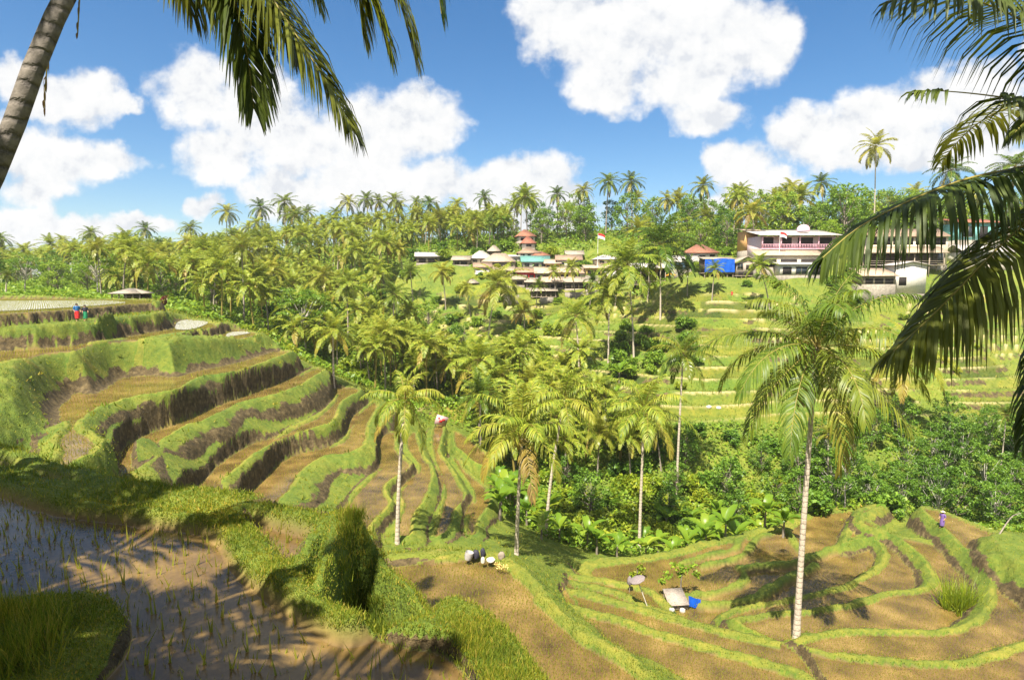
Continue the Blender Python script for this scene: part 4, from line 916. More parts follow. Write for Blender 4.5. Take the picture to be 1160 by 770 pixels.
near_palm('leaning coconut palm at the left edge, grey ringed trunk and fronds hanging into the sky', (-6.3, 4.9, ground(-6.3, 4.9)), hl,
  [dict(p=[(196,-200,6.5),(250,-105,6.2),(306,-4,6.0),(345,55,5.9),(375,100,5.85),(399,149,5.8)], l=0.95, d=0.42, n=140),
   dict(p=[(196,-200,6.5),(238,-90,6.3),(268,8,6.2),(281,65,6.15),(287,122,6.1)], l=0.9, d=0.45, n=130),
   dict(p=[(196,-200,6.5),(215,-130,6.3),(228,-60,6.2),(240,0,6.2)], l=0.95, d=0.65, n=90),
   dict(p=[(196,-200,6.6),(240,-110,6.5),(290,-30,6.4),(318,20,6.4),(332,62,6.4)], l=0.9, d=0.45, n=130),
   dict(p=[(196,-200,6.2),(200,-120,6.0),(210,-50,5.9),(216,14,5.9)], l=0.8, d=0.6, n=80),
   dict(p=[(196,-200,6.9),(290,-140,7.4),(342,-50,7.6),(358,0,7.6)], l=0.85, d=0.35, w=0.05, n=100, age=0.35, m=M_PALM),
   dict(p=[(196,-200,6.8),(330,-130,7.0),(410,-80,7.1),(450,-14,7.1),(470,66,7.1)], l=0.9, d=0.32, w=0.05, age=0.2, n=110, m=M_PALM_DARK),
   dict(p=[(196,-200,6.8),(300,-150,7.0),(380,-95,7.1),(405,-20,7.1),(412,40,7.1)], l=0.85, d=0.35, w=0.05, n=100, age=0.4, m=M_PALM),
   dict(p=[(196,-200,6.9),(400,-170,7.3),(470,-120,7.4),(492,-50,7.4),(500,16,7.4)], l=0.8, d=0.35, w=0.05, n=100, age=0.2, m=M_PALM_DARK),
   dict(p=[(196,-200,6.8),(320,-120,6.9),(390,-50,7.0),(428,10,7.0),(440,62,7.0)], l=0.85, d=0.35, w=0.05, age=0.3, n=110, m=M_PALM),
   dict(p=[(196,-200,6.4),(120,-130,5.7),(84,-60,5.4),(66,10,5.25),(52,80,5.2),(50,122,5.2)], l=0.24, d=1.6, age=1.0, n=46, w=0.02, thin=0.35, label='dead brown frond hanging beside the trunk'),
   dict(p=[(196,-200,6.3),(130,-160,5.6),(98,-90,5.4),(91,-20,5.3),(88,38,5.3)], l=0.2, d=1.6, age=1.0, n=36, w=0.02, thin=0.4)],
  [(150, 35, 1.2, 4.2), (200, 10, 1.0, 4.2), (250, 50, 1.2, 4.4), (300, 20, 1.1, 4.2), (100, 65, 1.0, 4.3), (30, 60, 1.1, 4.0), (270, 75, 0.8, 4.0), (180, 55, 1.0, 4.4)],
  501, M_PALM_SHADED, 0.09, [at(-75, 330, 4.75), at(4, 180, 4.85), at(64, 0, 5.1)])
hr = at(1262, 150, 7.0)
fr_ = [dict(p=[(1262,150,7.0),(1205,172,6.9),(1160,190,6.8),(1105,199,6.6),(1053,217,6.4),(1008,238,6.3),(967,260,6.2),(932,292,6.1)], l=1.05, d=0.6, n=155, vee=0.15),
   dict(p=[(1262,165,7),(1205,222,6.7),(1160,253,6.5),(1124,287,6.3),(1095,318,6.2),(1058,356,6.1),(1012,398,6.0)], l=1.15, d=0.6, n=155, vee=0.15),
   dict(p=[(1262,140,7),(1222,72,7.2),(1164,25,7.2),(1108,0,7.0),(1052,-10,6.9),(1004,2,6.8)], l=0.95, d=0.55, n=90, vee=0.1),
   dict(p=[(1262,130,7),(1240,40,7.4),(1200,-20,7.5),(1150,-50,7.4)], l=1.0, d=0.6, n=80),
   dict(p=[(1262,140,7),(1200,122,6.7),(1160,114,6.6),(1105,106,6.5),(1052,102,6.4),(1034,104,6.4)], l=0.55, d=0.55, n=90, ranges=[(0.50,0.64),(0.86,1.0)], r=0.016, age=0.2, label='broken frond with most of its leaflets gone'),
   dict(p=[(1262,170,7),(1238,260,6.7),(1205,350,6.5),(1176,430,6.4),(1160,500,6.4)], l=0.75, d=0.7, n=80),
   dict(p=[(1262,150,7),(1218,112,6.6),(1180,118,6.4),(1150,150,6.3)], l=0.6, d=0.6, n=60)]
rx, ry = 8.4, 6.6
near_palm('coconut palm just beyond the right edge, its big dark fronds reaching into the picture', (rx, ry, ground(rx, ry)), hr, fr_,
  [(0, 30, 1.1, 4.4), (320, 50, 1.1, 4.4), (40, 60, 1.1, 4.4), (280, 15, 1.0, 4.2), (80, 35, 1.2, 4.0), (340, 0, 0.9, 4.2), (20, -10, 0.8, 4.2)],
  502, M_PALM_SHADED, 0.19, [(8.3, 6.6, -3.0), (7.6, 6.8, 0.2)], leaf_w=0.036, llen=0.8)
# palms standing behind the camera: their crowns throw the broken shade on the near paddy and the slope below it
for k, (x, y, H, s, rz) in enumerate([(-7.5, -1.2, 0, 1.0, 0.3), (-10.5, 2.5, 4, 1.05, 1.7), (-4.2, -3.2, 2, 1.0, 2.6), (-11.0, 9.6, 3, 1.35, 4.0), (6.2, 0.8, 1, 1.0, 0.9), (-5.6, 0.4, 2, 0.85, 0.2), (-11.8, 5.0, 0, 1.0, 2.2)]):
    pr = PROTO[H]; o = put(PROTO, pr, x, y, s, rz, 'coconut palm standing behind the viewer on the upper bank', 'palm', 'palms behind the viewer')

# ------------------------------------------------------------------ grass on the banks (stuff) and rice seedlings
def visible_grid(r0, r1, half=42.0):
    a = np.degrees(np.arctan2(X, Y)); rr_ = np.hypot(X, Y)
    return (np.abs(a) < half) & (rr_ > r0) & (rr_ < r1)
def blades(px, py, pz, hgt, wid, nb, lean, r, spread):
    n = len(px); P = np.repeat(np.stack([px, py, pz], -1), nb, 0); m = len(P)
    P[:, :2] += r.normal(0, 1, (m, 2)) * np.repeat(spread, nb)[:, None]
    h = np.repeat(hgt, nb) * r.uniform(0.5, 1.2, m); w = np.repeat(wid, nb); a = r.uniform(0, 6.283, m); l = lean * r.uniform(0.2, 1.3, m)
    tip = P + np.stack([np.cos(a) * h * l, np.sin(a) * h * l, h * np.sqrt(np.maximum(0.15, 1 - (l * 0.8) ** 2))], -1)
    b = a + math.pi / 2 + r.normal(0, 0.6, m); o_ = np.stack([np.cos(b), np.sin(b), 0 * b], -1) * (w * 0.5)[:, None]
    V = np.stack([P - o_, P + o_, tip], 1).reshape(-1, 3); return V, np.arange(3 * m).reshape(-1, 3)
rg_ = np.random.default_rng(9)
def grass_patch(name, r0, r1, prob, nb, h0, w0, label, lean=0.7):
    k = visible_grid(r0, r1) & (GR > 0.55) & (rg_.random(len(X)) < prob)
    k &= (fbm(X * 1.3, Y * 1.3, 88) > (0.1 if 'weed' in label else -0.75))
    if 'banks' in label and 'weeds' in label: k &= (X < 4) | (Y > 58)
    x, y, z = X[k], Y[k], Z[k]; rr_ = np.hypot(x, y); n = len(x)
    tall = np.clip(1 + 0.9 * fbm(x * 1.1, y * 1.1, 91), 0.35, 2.2) * h0
    V, F = blades(x, y, z - 0.01, tall, np.full(n, w0) * r_scale(rr_, r0), nb, lean, rg_, rr_ * 0.006)
    o = link(name, npmesh(name, V, F), M_GRASS); tag(o, label, 'grass', kind='stuff'); return n
def r_scale(rr_, r0): return rr_ / max(r0, 4.0) if r0 > 1 else np.ones_like(rr_)
grass_patch('grass', 3.0, 12.0, 0.9, 5, 0.048, 0.007, 'short green grass on the near paddy banks')
grass_patch('grass', 12.0, 20.0, 0.9, 4, 0.07, 0.012, 'green grass on the outer edge of the near bank')
grass_patch('grass', 20.0, 45.0, 0.5, 3, 0.08, 0.028, 'grass on the paddy banks below')
grass_patch('grass', 45.0, 84.0, 0.42, 2, 0.10, 0.05, 'grass on the terrace risers across the hollow')
grass_patch('grass', 30.0, 90.0, 0.03, 6, 0.3, 0.07, 'taller weeds on the terrace banks', 0.9)
grass_patch('grass', 6.0, 20.0, 0.03, 9, 0.13, 0.009, 'weedy tufts on the near bank', 0.9)
grass_patch('grass', 135.0, 172.0, 0.14, 2, 0.45, 0.16, 'rough grass on the clearing below the village')
grass_patch('grass', 84.0, 135.0, 0.22, 2, 0.34, 0.11, 'grass on the far slope')
def tall_tufts(px, name, label, z_off=0.0, h=0.45, n=26, w=0.012):
    xs, ys, zs = [], [], []
    for (x, y) in px: xs.append(x); ys.append(y); zs.append(ground(x, y) + z_off)
    V, F = blades(np.array(xs), np.array(ys), np.array(zs), np.full(len(xs), h), np.full(len(xs), w), n, 0.55, rg_, np.full(len(xs), 0.07))
    o = link(name, npmesh(name, V, F), M_GRASS); tag(o, label, 'grass', kind='stuff')
def in_px(P, z, n, seed):
    r = np.random.default_rng(seed); Q = chaikin(pxpoly(P, z)); out = []
    while len(out) < n:
        x = r.uniform(Q[:, 0].min(), Q[:, 0].max()); y = r.uniform(Q[:, 1].min(), Q[:, 1].max())
        if sdf(np.array([x]), np.array([y]), Q)[0] > 0: out.append((x, y))
    return out
tall_tufts(in_px([(-40,700),(10,690),(60,690),(70,720),(40,770),(-40,800)], -3.7, 70, 1), 'grass', 'long grass on the little island in the near paddy', h=0.34, n=22)
tall_tufts(in_px([(395,592),(412,602),(432,620),(452,645),(466,668),(460,684),(430,686),(405,676),(388,660),(380,630)], -4.0, 330, 2), 'grass', 'long rank grass hanging in the hollow of the near bank', h=0.2, n=26)
tall_tufts(in_px([(500,690),(560,705),(600,760),(640,840),(560,800),(520,740)], -3.8, 130, 3), 'grass', 'tufted grass on the lower end of the near bank', h=0.09, n=22, w=0.008)
# seedlings set out in rows
def field_points(T, step, seed, margin=0.35):
    r = np.random.default_rng(seed); P = T['poly']; a = r.uniform(0, 3.1)
    n0 = int(max(np.ptp(P[:, 0]), np.ptp(P[:, 1])) / step) + 3; c = (P.min(0) + P.max(0)) / 2
    gx_, gy_ = np.meshgrid(np.arange(-n0, n0) * step, np.arange(-n0, n0) * step); gx_, gy_ = gx_.ravel(), gy_.ravel()
    x = c[0] + gx_ * math.cos(a) - gy_ * math.sin(a) + r.normal(0, step * 0.1, len(gx_)); y = c[1] + gx_ * math.sin(a) + gy_ * math.cos(a) + r.normal(0, step * 0.1, len(gx_))
    ang = np.abs(np.degrees(np.arctan2(x, y))); k = (ang < 42) & (y > 2)
    x, y = x[k], y[k]; z, g_, m_, e_, w_ = terrain(x, y, True); k = m_ > 0.8
    return x[k], y[k], z[k]
byname = {T['name']: T for T in TER}
sx, sy, sz = [np.concatenate(q) for q in zip(field_points(byname['near_paddy'], 0.215, 1), field_points(byname['corner_paddy'], 0.2, 2))]
o_ = np.argsort(np.hypot(sx, sy)); uvs = np.array([uv_of((a, b, c)) for a, b, c in zip(sx, sy, sz)])
vis = [i for i in o_ if -10 < uvs[i][0] < 1170 and uvs[i][1] < 785]
SEED = []
for k in range(4):
    V, F = blades(np.zeros(1), np.zeros(1), np.zeros(1), np.array([0.036]), np.array([0.006]), 4, 0.4, np.random.default_rng(k), np.array([0.008])); me = npmesh('rice_seedling', V, F); me.materials.append(M_RICE); SEED.append(me)
for i in vis[:300]:
    o = bpy.data.objects.new('rice_seedling', SEED[rnd.randrange(4)]); col.objects.link(o); o.location = (sx[i], sy[i], sz[i] - 0.005); o.rotation_euler = (0, 0, rnd.uniform(0, 6.28)); o.scale = (rnd.uniform(0.8, 1.25),) * 3
    tag(o, 'young rice seedling standing in the muddy near paddy', 'rice seedling', 'rice seedlings of the near paddy')
rest = np.array(vis[300:])
V, F = blades(sx[rest], sy[rest], sz[rest], np.full(len(rest), 0.038), np.full(len(rest), 0.007), 4, 0.4, rg_, np.full(len(rest), 0.008))
o = link('rice_seedlings', npmesh('rice_seedlings', V, F), M_RICE); tag(o, 'further young rice in the near paddy', 'rice', kind='stuff')
G3 = Geo()
for T in TER:
    if T['mud'] and T['name'] not in ('near_paddy', 'ditch', 'corner_paddy', 'upper_water', 'small_water', 'brown_one', 'brown_two', 'brown_three', 'brown_four', 'strip_one', 'strip_two', 'strip_three', 'strip_four', 'strip_five', 'near_bank'):
        far_ = T['poly'][:, 1].mean(); st_ = 0.24 if far_ < 60 else 0.3
        x, y, z = field_points(T, st_, hash(T['name']) % 1000 if False else len(T['name']) * 7 + int(far_))
        if len(x):
            hh = 0.26 if T['name'] == 'seedling_strip' else 0.1
            V, F = blades(x, y, z, np.full(len(x), hh), np.full(len(x), 0.012 + 0.0002 * far_), 2, 0.4, rg_, np.full(len(x), 0.02)); G3.add(V, F)
o = link('rice_seedlings', G3.mesh('rice_seedlings'), M_RICE); tag(o, 'rows of young rice in the terraced paddies', 'rice', kind='stuff')
# ------------------------------------------------------------------ village materials
def flat(name, c, rough=0.7, var=0.18, scale=3.0, bump=0.15): return plain(name, tuple(x * (1 - var) for x in c), tuple(min(1, x * (1 + var)) for x in c), scale, rough, bump)
def tiles(name, c, period=3.2):
    m, nt, out = newmat(name); t = nt.nodes.new('ShaderNodeTexCoord')
    w = nt.nodes.new('ShaderNodeTexWave'); w.inputs['Scale'].default_value = period; w.inputs['Distortion'].default_value = 0.6; nt.links.new(t.outputs['Object'], w.inputs['Vector'])
    n = noise(nt, t.outputs['Object'], 1.6, 5, 0.65)
    cc = ramp(nt, mth(nt, 'ADD', mth(nt, 'MULTIPLY', w.outputs['Fac'], 0.25), mth(nt, 'MULTIPLY', n, 0.75)), [(0.3, tuple(x * 0.6 for x in c)), (0.7, tuple(min(1, x * 1.25) for x in c))])
    bs = nt.nodes.new('ShaderNodeBsdfPrincipled'); nt.links.new(cc, bs.inputs['Base Color']); bs.inputs['Roughness'].default_value = 0.75
    b = nt.nodes.new('ShaderNodeBump'); b.inputs['Strength'].default_value = 0.5; b.inputs['Distance'].default_value = 0.05; nt.links.new(w.outputs['Fac'], b.inputs['Height']); nt.links.new(b.outputs[0], bs.inputs['Normal'])
    nt.links.new(bs.outputs[0], out.inputs[0]); return m
V_ = dict(
 white=flat('white_plaster', (0.58, 0.54, 0.48)), cream=flat('cream_plaster', (0.66, 0.56, 0.42)), grey=flat('grey_concrete', (0.36, 0.34, 0.32)), pink=flat('pink_plaster', (0.72, 0.42, 0.50)),
 palepink=flat('pale_pink_plaster', (0.62, 0.47, 0.48)), ochre=flat('ochre_plaster', (0.55, 0.32, 0.13)), yellow=flat('yellow_plaster', (0.62, 0.45, 0.14)), wood=flat('weathered_wood', (0.26, 0.21, 0.16), 0.85, 0.3),
 darkwood=flat('dark_wood', (0.07, 0.05, 0.035), 0.8, 0.3), dark=flat('interior_shade', (0.025, 0.02, 0.018), 0.9, 0.3), glass=flat('window_glass', (0.03, 0.04, 0.05), 0.12, 0.2), stone=flat('stone_wall', (0.24, 0.21, 0.17), 0.9, 0.3, 2.0, 0.5),
 teal=tiles('teal_metal_roof', (0.12, 0.30, 0.26), 5), red=tiles('red_tiles', (0.33, 0.11, 0.065)), brick=tiles('brown_red_tiles', (0.30, 0.12, 0.07)), brown=tiles('brown_tiles', (0.32, 0.21, 0.14)), tan=tiles('tan_tiles', (0.45, 0.34, 0.24)),
 thatch=tiles('grey_thatch', (0.36, 0.30, 0.23), 9), sheet=tiles('pale_metal_roof', (0.55, 0.50, 0.46), 5), blue=flat('blue_tarpaulin', (0.008, 0.09, 0.50), 0.45, 0.25, 1.5, 0.6), lightblue=flat('light_blue_cloth', (0.25, 0.38, 0.65)),
 orange=flat('orange_cloth', (0.70, 0.32, 0.03)), redcloth=flat('red_cloth', (0.60, 0.03, 0.03)), whitecloth=flat('white_cloth', (0.78, 0.77, 0.75)), tealwall=flat('teal_plaster', (0.18, 0.42, 0.40)), paper=flat('pale_pink_board', (0.50, 0.33, 0.33), 0.7, 0.1),
 plank=flat('grey_planks', (0.30, 0.25, 0.21), 0.85, 0.3, 8.0, 0.5), rattan=flat('greyish_woven_canopy', (0.20, 0.165, 0.16), 0.85, 0.25, 9.0, 0.5), darkcloth=flat('dark_cloth', (0.03, 0.03, 0.045)), sack=flat('pale_sack', (0.55, 0.50, 0.42), 0.9, 0.2, 6, 0.4),
 skin=flat('skin', (0.38, 0.22, 0.14), 0.6, 0.05), hair=flat('black_hair', (0.02, 0.015, 0.012), 0.5), purple=flat('purple_cloth', (0.17, 0.10, 0.30)), green=flat('green_cloth', (0.02, 0.22, 0.10)), bluebag=flat('blue_backpack', (0.03, 0.13, 0.32)), straw=flat('straw_hat', (0.60, 0.50, 0.33)),
 pot=flat('white_plastic', (0.7, 0.72, 0.74), 0.4))
class BX:
    def __init__(s): s.g = Geo()
    def box(s, x0, x1, y0, y1, z0, z1):
        V = np.array([(x0,y0,z0),(x1,y0,z0),(x1,y1,z0),(x0,y1,z0),(x0,y0,z1),(x1,y0,z1),(x1,y1,z1),(x0,y1,z1)], float)
        s.g.add(V, np.array([(0,3,2,1),(4,5,6,7),(0,1,5,4),(1,2,6,5),(2,3,7,6),(3,0,4,7)])); return s
    def poly(s, V, F): s.g.add(np.array(V, float), np.array(F)); return s
    def out(s, name, mat, parent=None, loc=None):
        return link(name, s.g.mesh(name), mat, parent, loc)
def roof_geo(kind, x0, x1, y0, y1, z, h, ov=0.5, th=0.12, slope_back=0.0):
    b = BX(); a0, a1, c0, c1 = x0 - ov, x1 + ov, y0 - ov, y1 + ov; ym = (c0 + c1) / 2
    def slab(P):                                   # a sloping sheet with thickness
        P = np.array(P, float); V = np.vstack([P, P - np.array([0, 0, th])])
        b.poly(V, [(0,1,2,3),(7,6,5,4),(0,4,5,1),(1,5,6,2),(2,6,7,3),(3,7,4,0)])
    if kind == 'gable': slab([(a0,c0,z),(a1,c0,z),(a1,ym,z+h),(a0,ym,z+h)]); slab([(a1,c1,z),(a0,c1,z),(a0,ym+.002,z+h),(a1,ym+.002,z+h)])
    elif kind == 'side':                           # ridge running away from the viewer
        xm = (a0 + a1) / 2; slab([(a0,c1,z),(a0,c0,z),(xm,c0,z+h),(xm,c1,z+h)]); slab([(a1,c0,z),(a1,c1,z),(xm+.002,c1,z+h),(xm+.002,c0,z+h)])
    elif kind == 'shed': slab([(a0,c0,z),(a1,c0,z),(a1,c1,z+h),(a0,c1,z+h)])
    else:
        ins = min((c1 - c0) / 2, (a1 - a0) / 2 * 0.9) * 0.95; r0, r1 = a0 + ins, a1 - ins
        slab([(a0,c0,z),(a1,c0,z),(r1,ym,z+h),(r0,ym,z+h)]); slab([(a1,c1,z),(a0,c1,z),(r0,ym+.002,z+h),(r1,ym+.002,z+h)])
        slab([(a1,c0+.002,z),(a1,c1-.002,z),(r1+.003,ym+.001,z+h),(r1+.003,ym,z+h)]); slab([(a0,c1-.002,z),(a0,c0+.002,z),(r0-.003,ym,z+h),(r0-.003,ym+.001,z+h)])
    return b
def house(name, label, cat, u0, u1, vb, vw, vr, d, roof, rmat, wmat, depth=5.0, rot=0.0, wins=(), posts=0, storeys=1, rail=None, ov=0.5, stilt=0.0, open_=False, plinth=None, parts=None):
    """u0..u1 wide, standing on vb, eaves at vw, ridge at vr (photo pixels) at distance d; everything in metres from there on"""
    k = d / FPX; w = (u1 - u0) * k; b0 = at((u0 + u1) / 2, vb, d); H = (vb - vw) * k; RH = (vw - vr) * k
    e = empty(name, tuple(b0), rot); tag(e, label, cat); x0, x1 = -w / 2, w / 2; y0, y1 = 0.0, depth
    lo = min(ground(b0[0] + dx, b0[1] + dy) for dx in (x0, 0, x1) for dy in (0, depth)) - b0[2] - 0.6
    if stilt > 0 or open_:
        n = max(3, posts); 
        for i in range(n):
            xx = x0 + 0.1 + (w - 0.2) * i / (n - 1)
            BX().box(xx - .08, xx + .08, y0 + .02, y0 + .18, min(lo, -0.1), H if open_ else 0).out('post', V_['wood'], e)
            BX().box(xx - .08, xx + .08, y1 - .18, y1 - .02, min(lo, -0.1), H if open_ else 0).out('post', V_['wood'], e)
        BX().box(x0 - .1, x1 + .1, y0 - .1, y1 + .1, -0.18, 0).out('floor_platform', V_['wood'], e)
    elif lo < -0.25: BX().box(x0 - .06, x1 + .06, y0 - .06, y1 + .06, lo, 0).out('plinth', V_[plinth or 'stone'], e)
    if open_:
        BX().box(x0 + .1, x1 - .1, y1 - .35, y1 - .2, 0.003, H - .05).out('back_wall', V_['darkwood'], e)
        BX().box(x0, x1, y0 + .06, y0 + .11, 0.75, 0.85).box(x0, x1, y0 + .06, y0 + .11, 0.35, 0.43).out('railing', V_['wood'], e)
    else:
        BX().box(x0, x1, y0, y1, 0.003, H).out('wall', V_[wmat], e)
        if roof in ('gable',): 
            BX().poly([(x0+.01,y0,H),(x0+.01,y1,H),(x0+.01,(y0+y1)/2,H+RH*.85),(x0+.15,y0,H),(x0+.15,y1,H),(x0+.15,(y0+y1)/2,H+RH*.85)], [(0,1,2,2),(3,5,4,4)]).out('gable_wall', V_[wmat], e) if False else None
        if roof == 'side':
            BX().poly([(x0,y0+.01,H),(x1,y0+.01,H),(0,y0+.01,H+RH*.82),(0,y0+.01,H+RH*.82)], [(0,1,2,3)]).out('gable_wall', V_[wmat], e)
    for (a, b_, c, f, kind) in wins:                # fractions of the width and wall height
        wx0, wx1, wz0, wz1 = x0 + a * w, x0 + b_ * w, c * H, f * H
        if kind in ('w', 'd'):
            t = .07; fr = BX(); fr.box(wx0 - t, wx0, y0 - .06, y0 + .02, wz0 - t, wz1 + t).box(wx1, wx1 + t, y0 - .06, y0 + .02, wz0 - t, wz1 + t).box(wx0, wx1, y0 - .06, y0 + .02, wz1, wz1 + t)
            if kind == 'w': fr.box(wx0, wx1, y0 - .08, y0 + .02, wz0 - t, wz0).box((wx0 + wx1) / 2 - .03, (wx0 + wx1) / 2 + .03, y0 - .05, y0 + .02, wz0, wz1)
            fo = fr.out('window' if kind == 'w' else 'door', V_['wood'], e); BX().box(wx0, wx1, y0 - .03, y0 + .01, wz0, wz1).out('pane' if kind == 'w' else 'door_panel', V_['glass' if kind == 'w' else 'darkwood'], fo)
        else: BX().box(wx0, wx1, y0 - .02, y0 + .01, wz0, wz1).out('opening_shade', V_['dark'], e)  # dark sheet on the solid wall, painting the shade inside a doorway
    if rail:
        rm, rz = rail; rl = BX(); rl.box(x0, x1, y0 - 1.1, y0 - 1.02, rz * H + .85, rz * H + .95)
        for i in range(int(w / .35)): xx = x0 + .1 + i * .35; rl.box(xx, xx + .06, y0 - 1.09, y0 - 1.03, rz * H + .003, rz * H + .85)
        rl.out('balcony_rail', V_[rm], e); BX().box(x0 - .05, x1 + .05, y0 - 1.2, y0 - .003, rz * H - .2, rz * H).out('balcony_floor', V_[rm], e)
        for i in range(5):
            xx = x0 + .15 + (w - .3) * i / 4; BX().box(xx - .12, xx + .12, y0 - 1.14, y0 - .9, rz * H + .003, H - .01).out('column', V_[rm], e)
    roof_geo(roof, x0, x1, y0 - (1.2 if rail else 0), y1, H + .13, RH, ov).out('roof', V_[rmat], e)
    return e
w1 = [(.12,.3,.35,.75,'w'),(.45,.58,.02,.75,'d'),(.7,.88,.35,.75,'w')]
w2 = [(.1,.4,.1,.7,'o'),(.5,.9,.1,.7,'o')]
wz = [(.06,.3,.05,.72,'o'),(.36,.62,.05,.72,'o'),(.68,.94,.05,.72,'o')]
# centre of the village, upper rows first
house('house', 'brick-red roofed house highest of the central village, half hidden by trees', 'house', 588,606,273,268,260,182,'hip','brick','white',6,0.2,w2)
house('house', 'small white house with a bright red roof just below the brick-red one', 'house', 592,606,281,276,268,178,'hip','red','white',5,0.1,[(.3,.7,.3,.8,'w')])
house('house', 'house with a low brown tiled roof under the bright red roof', 'house', 587,611,291,287,281,174,'hip','brown','white',5,0,w1)
house('hut', 'low grey hut among palms at the left end of the village', 'hut', 472,498,298,291,286,170,'gable','sheet','wood',5,0.15,w2)
house('hut', 'small grey-roofed hut second from the left end of the village', 'hut', 513,531,300,295,290,168,'gable','thatch','wood',4,-0.1,w2)
house('gazebo', 'tiny open gazebo with a pointed thatched roof above the pale roofs', 'gazebo', 553,566,289,285,278,176,'hip','thatch','wood',3,0,(),4,open_=True,ov=0.4)
house('house', 'house with a wide pale pinkish roof at the left of the village', 'house', 533,558,299,293,284,170,'hip','sheet','cream',6,0.1,w1)
house('house', 'house with a broad tan roof beside the pale pinkish one', 'house', 547,583,307,297,287,167,'hip','tan','wood',6,-0.05,wz)
house('house', 'white building with a blank upper wall between the tan and teal roofs', 'building', 568,590,300,291,288,172,'shed','sheet','white',5,0,[(.2,.4,.3,.7,'w'),(.6,.8,.3,.7,'w')])
house('house', 'white house under the teal green metal roof', 'house', 592,622,304,297,290,168,'gable','teal','white',6,0.05,[(.08,.25,.3,.75,'w'),(.4,.6,.3,.75,'w'),(.72,.9,.3,.75,'w')])
house('house', 'two-window white house with a tan roof at the right of the teal roof', 'house', 631,658,304,295,289,166,'gable','brown','white',6,-0.05,w1)
house('shop', 'open-fronted shop with brown tiles and red goods under the teal-roofed house', 'shop', 586,606,317,309,303,162,'shed','brown','redcloth',4,0,wz)
house('shop', 'dark open shop under a sagging tan roof in the middle row', 'shop', 607,630,317,310,303,162,'gable','tan','wood',4,0.06,wz)
house('house', 'yellow-walled house with a pale lower roof in the middle row', 'house', 633,660,319,309,303,160,'gable','tan','yellow',5,0,[(.08,.4,.3,.8,'o'),(.62,.92,.2,.8,'d')])
house('stall', 'thatched stall at the left of the lowest row', 'stall', 596,614,326,320,315,156,'gable','thatch','wood',4,0,w2)
house('stall', 'thatched stall in the middle of the lowest row, dark inside', 'stall', 616,638,326,320,314,155,'gable','tan','wood',4,0.04,wz)
house('stall', 'thatched stall at the right end of the lowest row', 'stall', 640,664,327,320,314,154,'gable','thatch','wood',4,-0.05,wz)
house('pavilion', 'long open pavilion with a dark interior below the lowest row', 'pavilion', 602,630,336,330,327,150,'shed','thatch','wood',3.5,0,(),6,open_=True)
house('hut', 'small thatched hut standing alone on the clearing left of the village', 'hut', 530,541,325,321,316,158,'hip','thatch','wood',3,0.2,[(.3,.7,.05,.8,'o')])
house('hut', 'small tan-roofed hut beside the path up to the village', 'hut', 541,552,316,311,305,162,'gable','sheet','cream',3,0,[(.3,.7,.05,.8,'o')])
for (u0, u1, vb, vw, vr, d, roof, rm, wm, lab) in [
 (538,556,309,303,298,163,'gable','brown','cream','cream hut with brown tiles under the wide pinkish roof'),
 (558,580,313,307,302,160,'shed','tan','wood','wooden shed with a tan lean-to roof at the left of the middle row'),
 (572,594,323,317,312,157,'gable','thatch','plank','plank stall with grey thatch at the left end of the lower rows'),
 (618,634,305,299,294,166,'gable','tan','ochre','narrow ochre house squeezed between the teal roof and the two-window house'),
 (658,676,318,310,305,156,'gable','brown','white','white hut with brown tiles at the right end of the middle row'),
 (604,622,296,290,285,173,'hip','brick','cream','cream house with a brick-red hip roof above the teal roof'),
 (642,660,295,289,284,172,'gable','thatch','wood','dark wooden house with thatch behind the two-window house'),
 (690,712,320,313,308,150,'shed','sheet','plank','plank shed with a pale sheet roof left of the open platform'),
 (664,684,328,321,316,149,'gable','thatch','wood','low thatched stall right of the lowest row')]:
    house('hut', lab, 'hut', u0, u1, vb, vw, vr, d, roof, rm, wm, 4, rnd.uniform(-.12, .12), w2 if rnd.random() < .5 else wz)
# middle part with the flag and the open platform
house('house', 'pale-roofed house right of the flag pole', 'house', 676,703,300,294,288,158,'hip','sheet','cream',6,0.05,w1)
house('house', 'low cream house with a terrace in front of the flag pole', 'house', 664,690,312,304,300,155,'shed','tan','yellow',5,0,wz)
house('platform', 'open timber platform on stilts with a white roof behind the bushy-headed palm', 'platform', 716,782,322,304,298,142,'shed','sheet','wood',6,0,(),8,open_=True)
house('house', 'white-walled house with a brown-red roof above the blue tarpaulin', 'house', 779,812,297,287,277,146,'hip','brick','white',6,-0.05,[(.1,.3,.2,.8,'o'),(.4,.6,.25,.75,'w'),(.75,.92,.1,.85,'o')])
house('house', 'low house with a pale roof left of the blue-shaded stall', 'house', 762,790,305,297,290,140,'gable','sheet','lightblue',4,0,w2)
# the row on the right
house('stall', 'wooden stall on stilts closed in by a bright blue tarpaulin', 'stall', 798,831,309,294,291,131,'shed','thatch','darkwood',4,0.0,(),6,stilt=1.6,ov=0.25)
e_ = bpy.data.objects[[o.name for o in bpy.data.objects if o.get('label', '').startswith('wooden stall on stilts')][0]]
k_ = 131 / FPX; n_ = 24; xs = np.linspace(-16.8, 16.8, n_) * k_; zt = 0.04 + 15.2 * k_ + np.sin(xs * 0.9 + 1) * 0.12; Vt = []
for t_ in np.linspace(0, 1, 7): Vt += [(x, -0.32 - 0.08 * math.sin(i * 1.3 + 3 * t_), z0 * (1 - t_) + 0.15 * t_) for i, (x, z0) in enumerate(zip(xs, zt))]
Vt = np.array(Vt); ii = np.arange(7 * n_).reshape(7, n_); Ft = np.stack([ii[:-1, :-1], ii[:-1, 1:], ii[1:, 1:], ii[1:, :-1]], -1).reshape(-1, 4)
tp = link('tarpaulin', npmesh('tarpaulin', Vt, Ft, True), V_['blue'], e_)
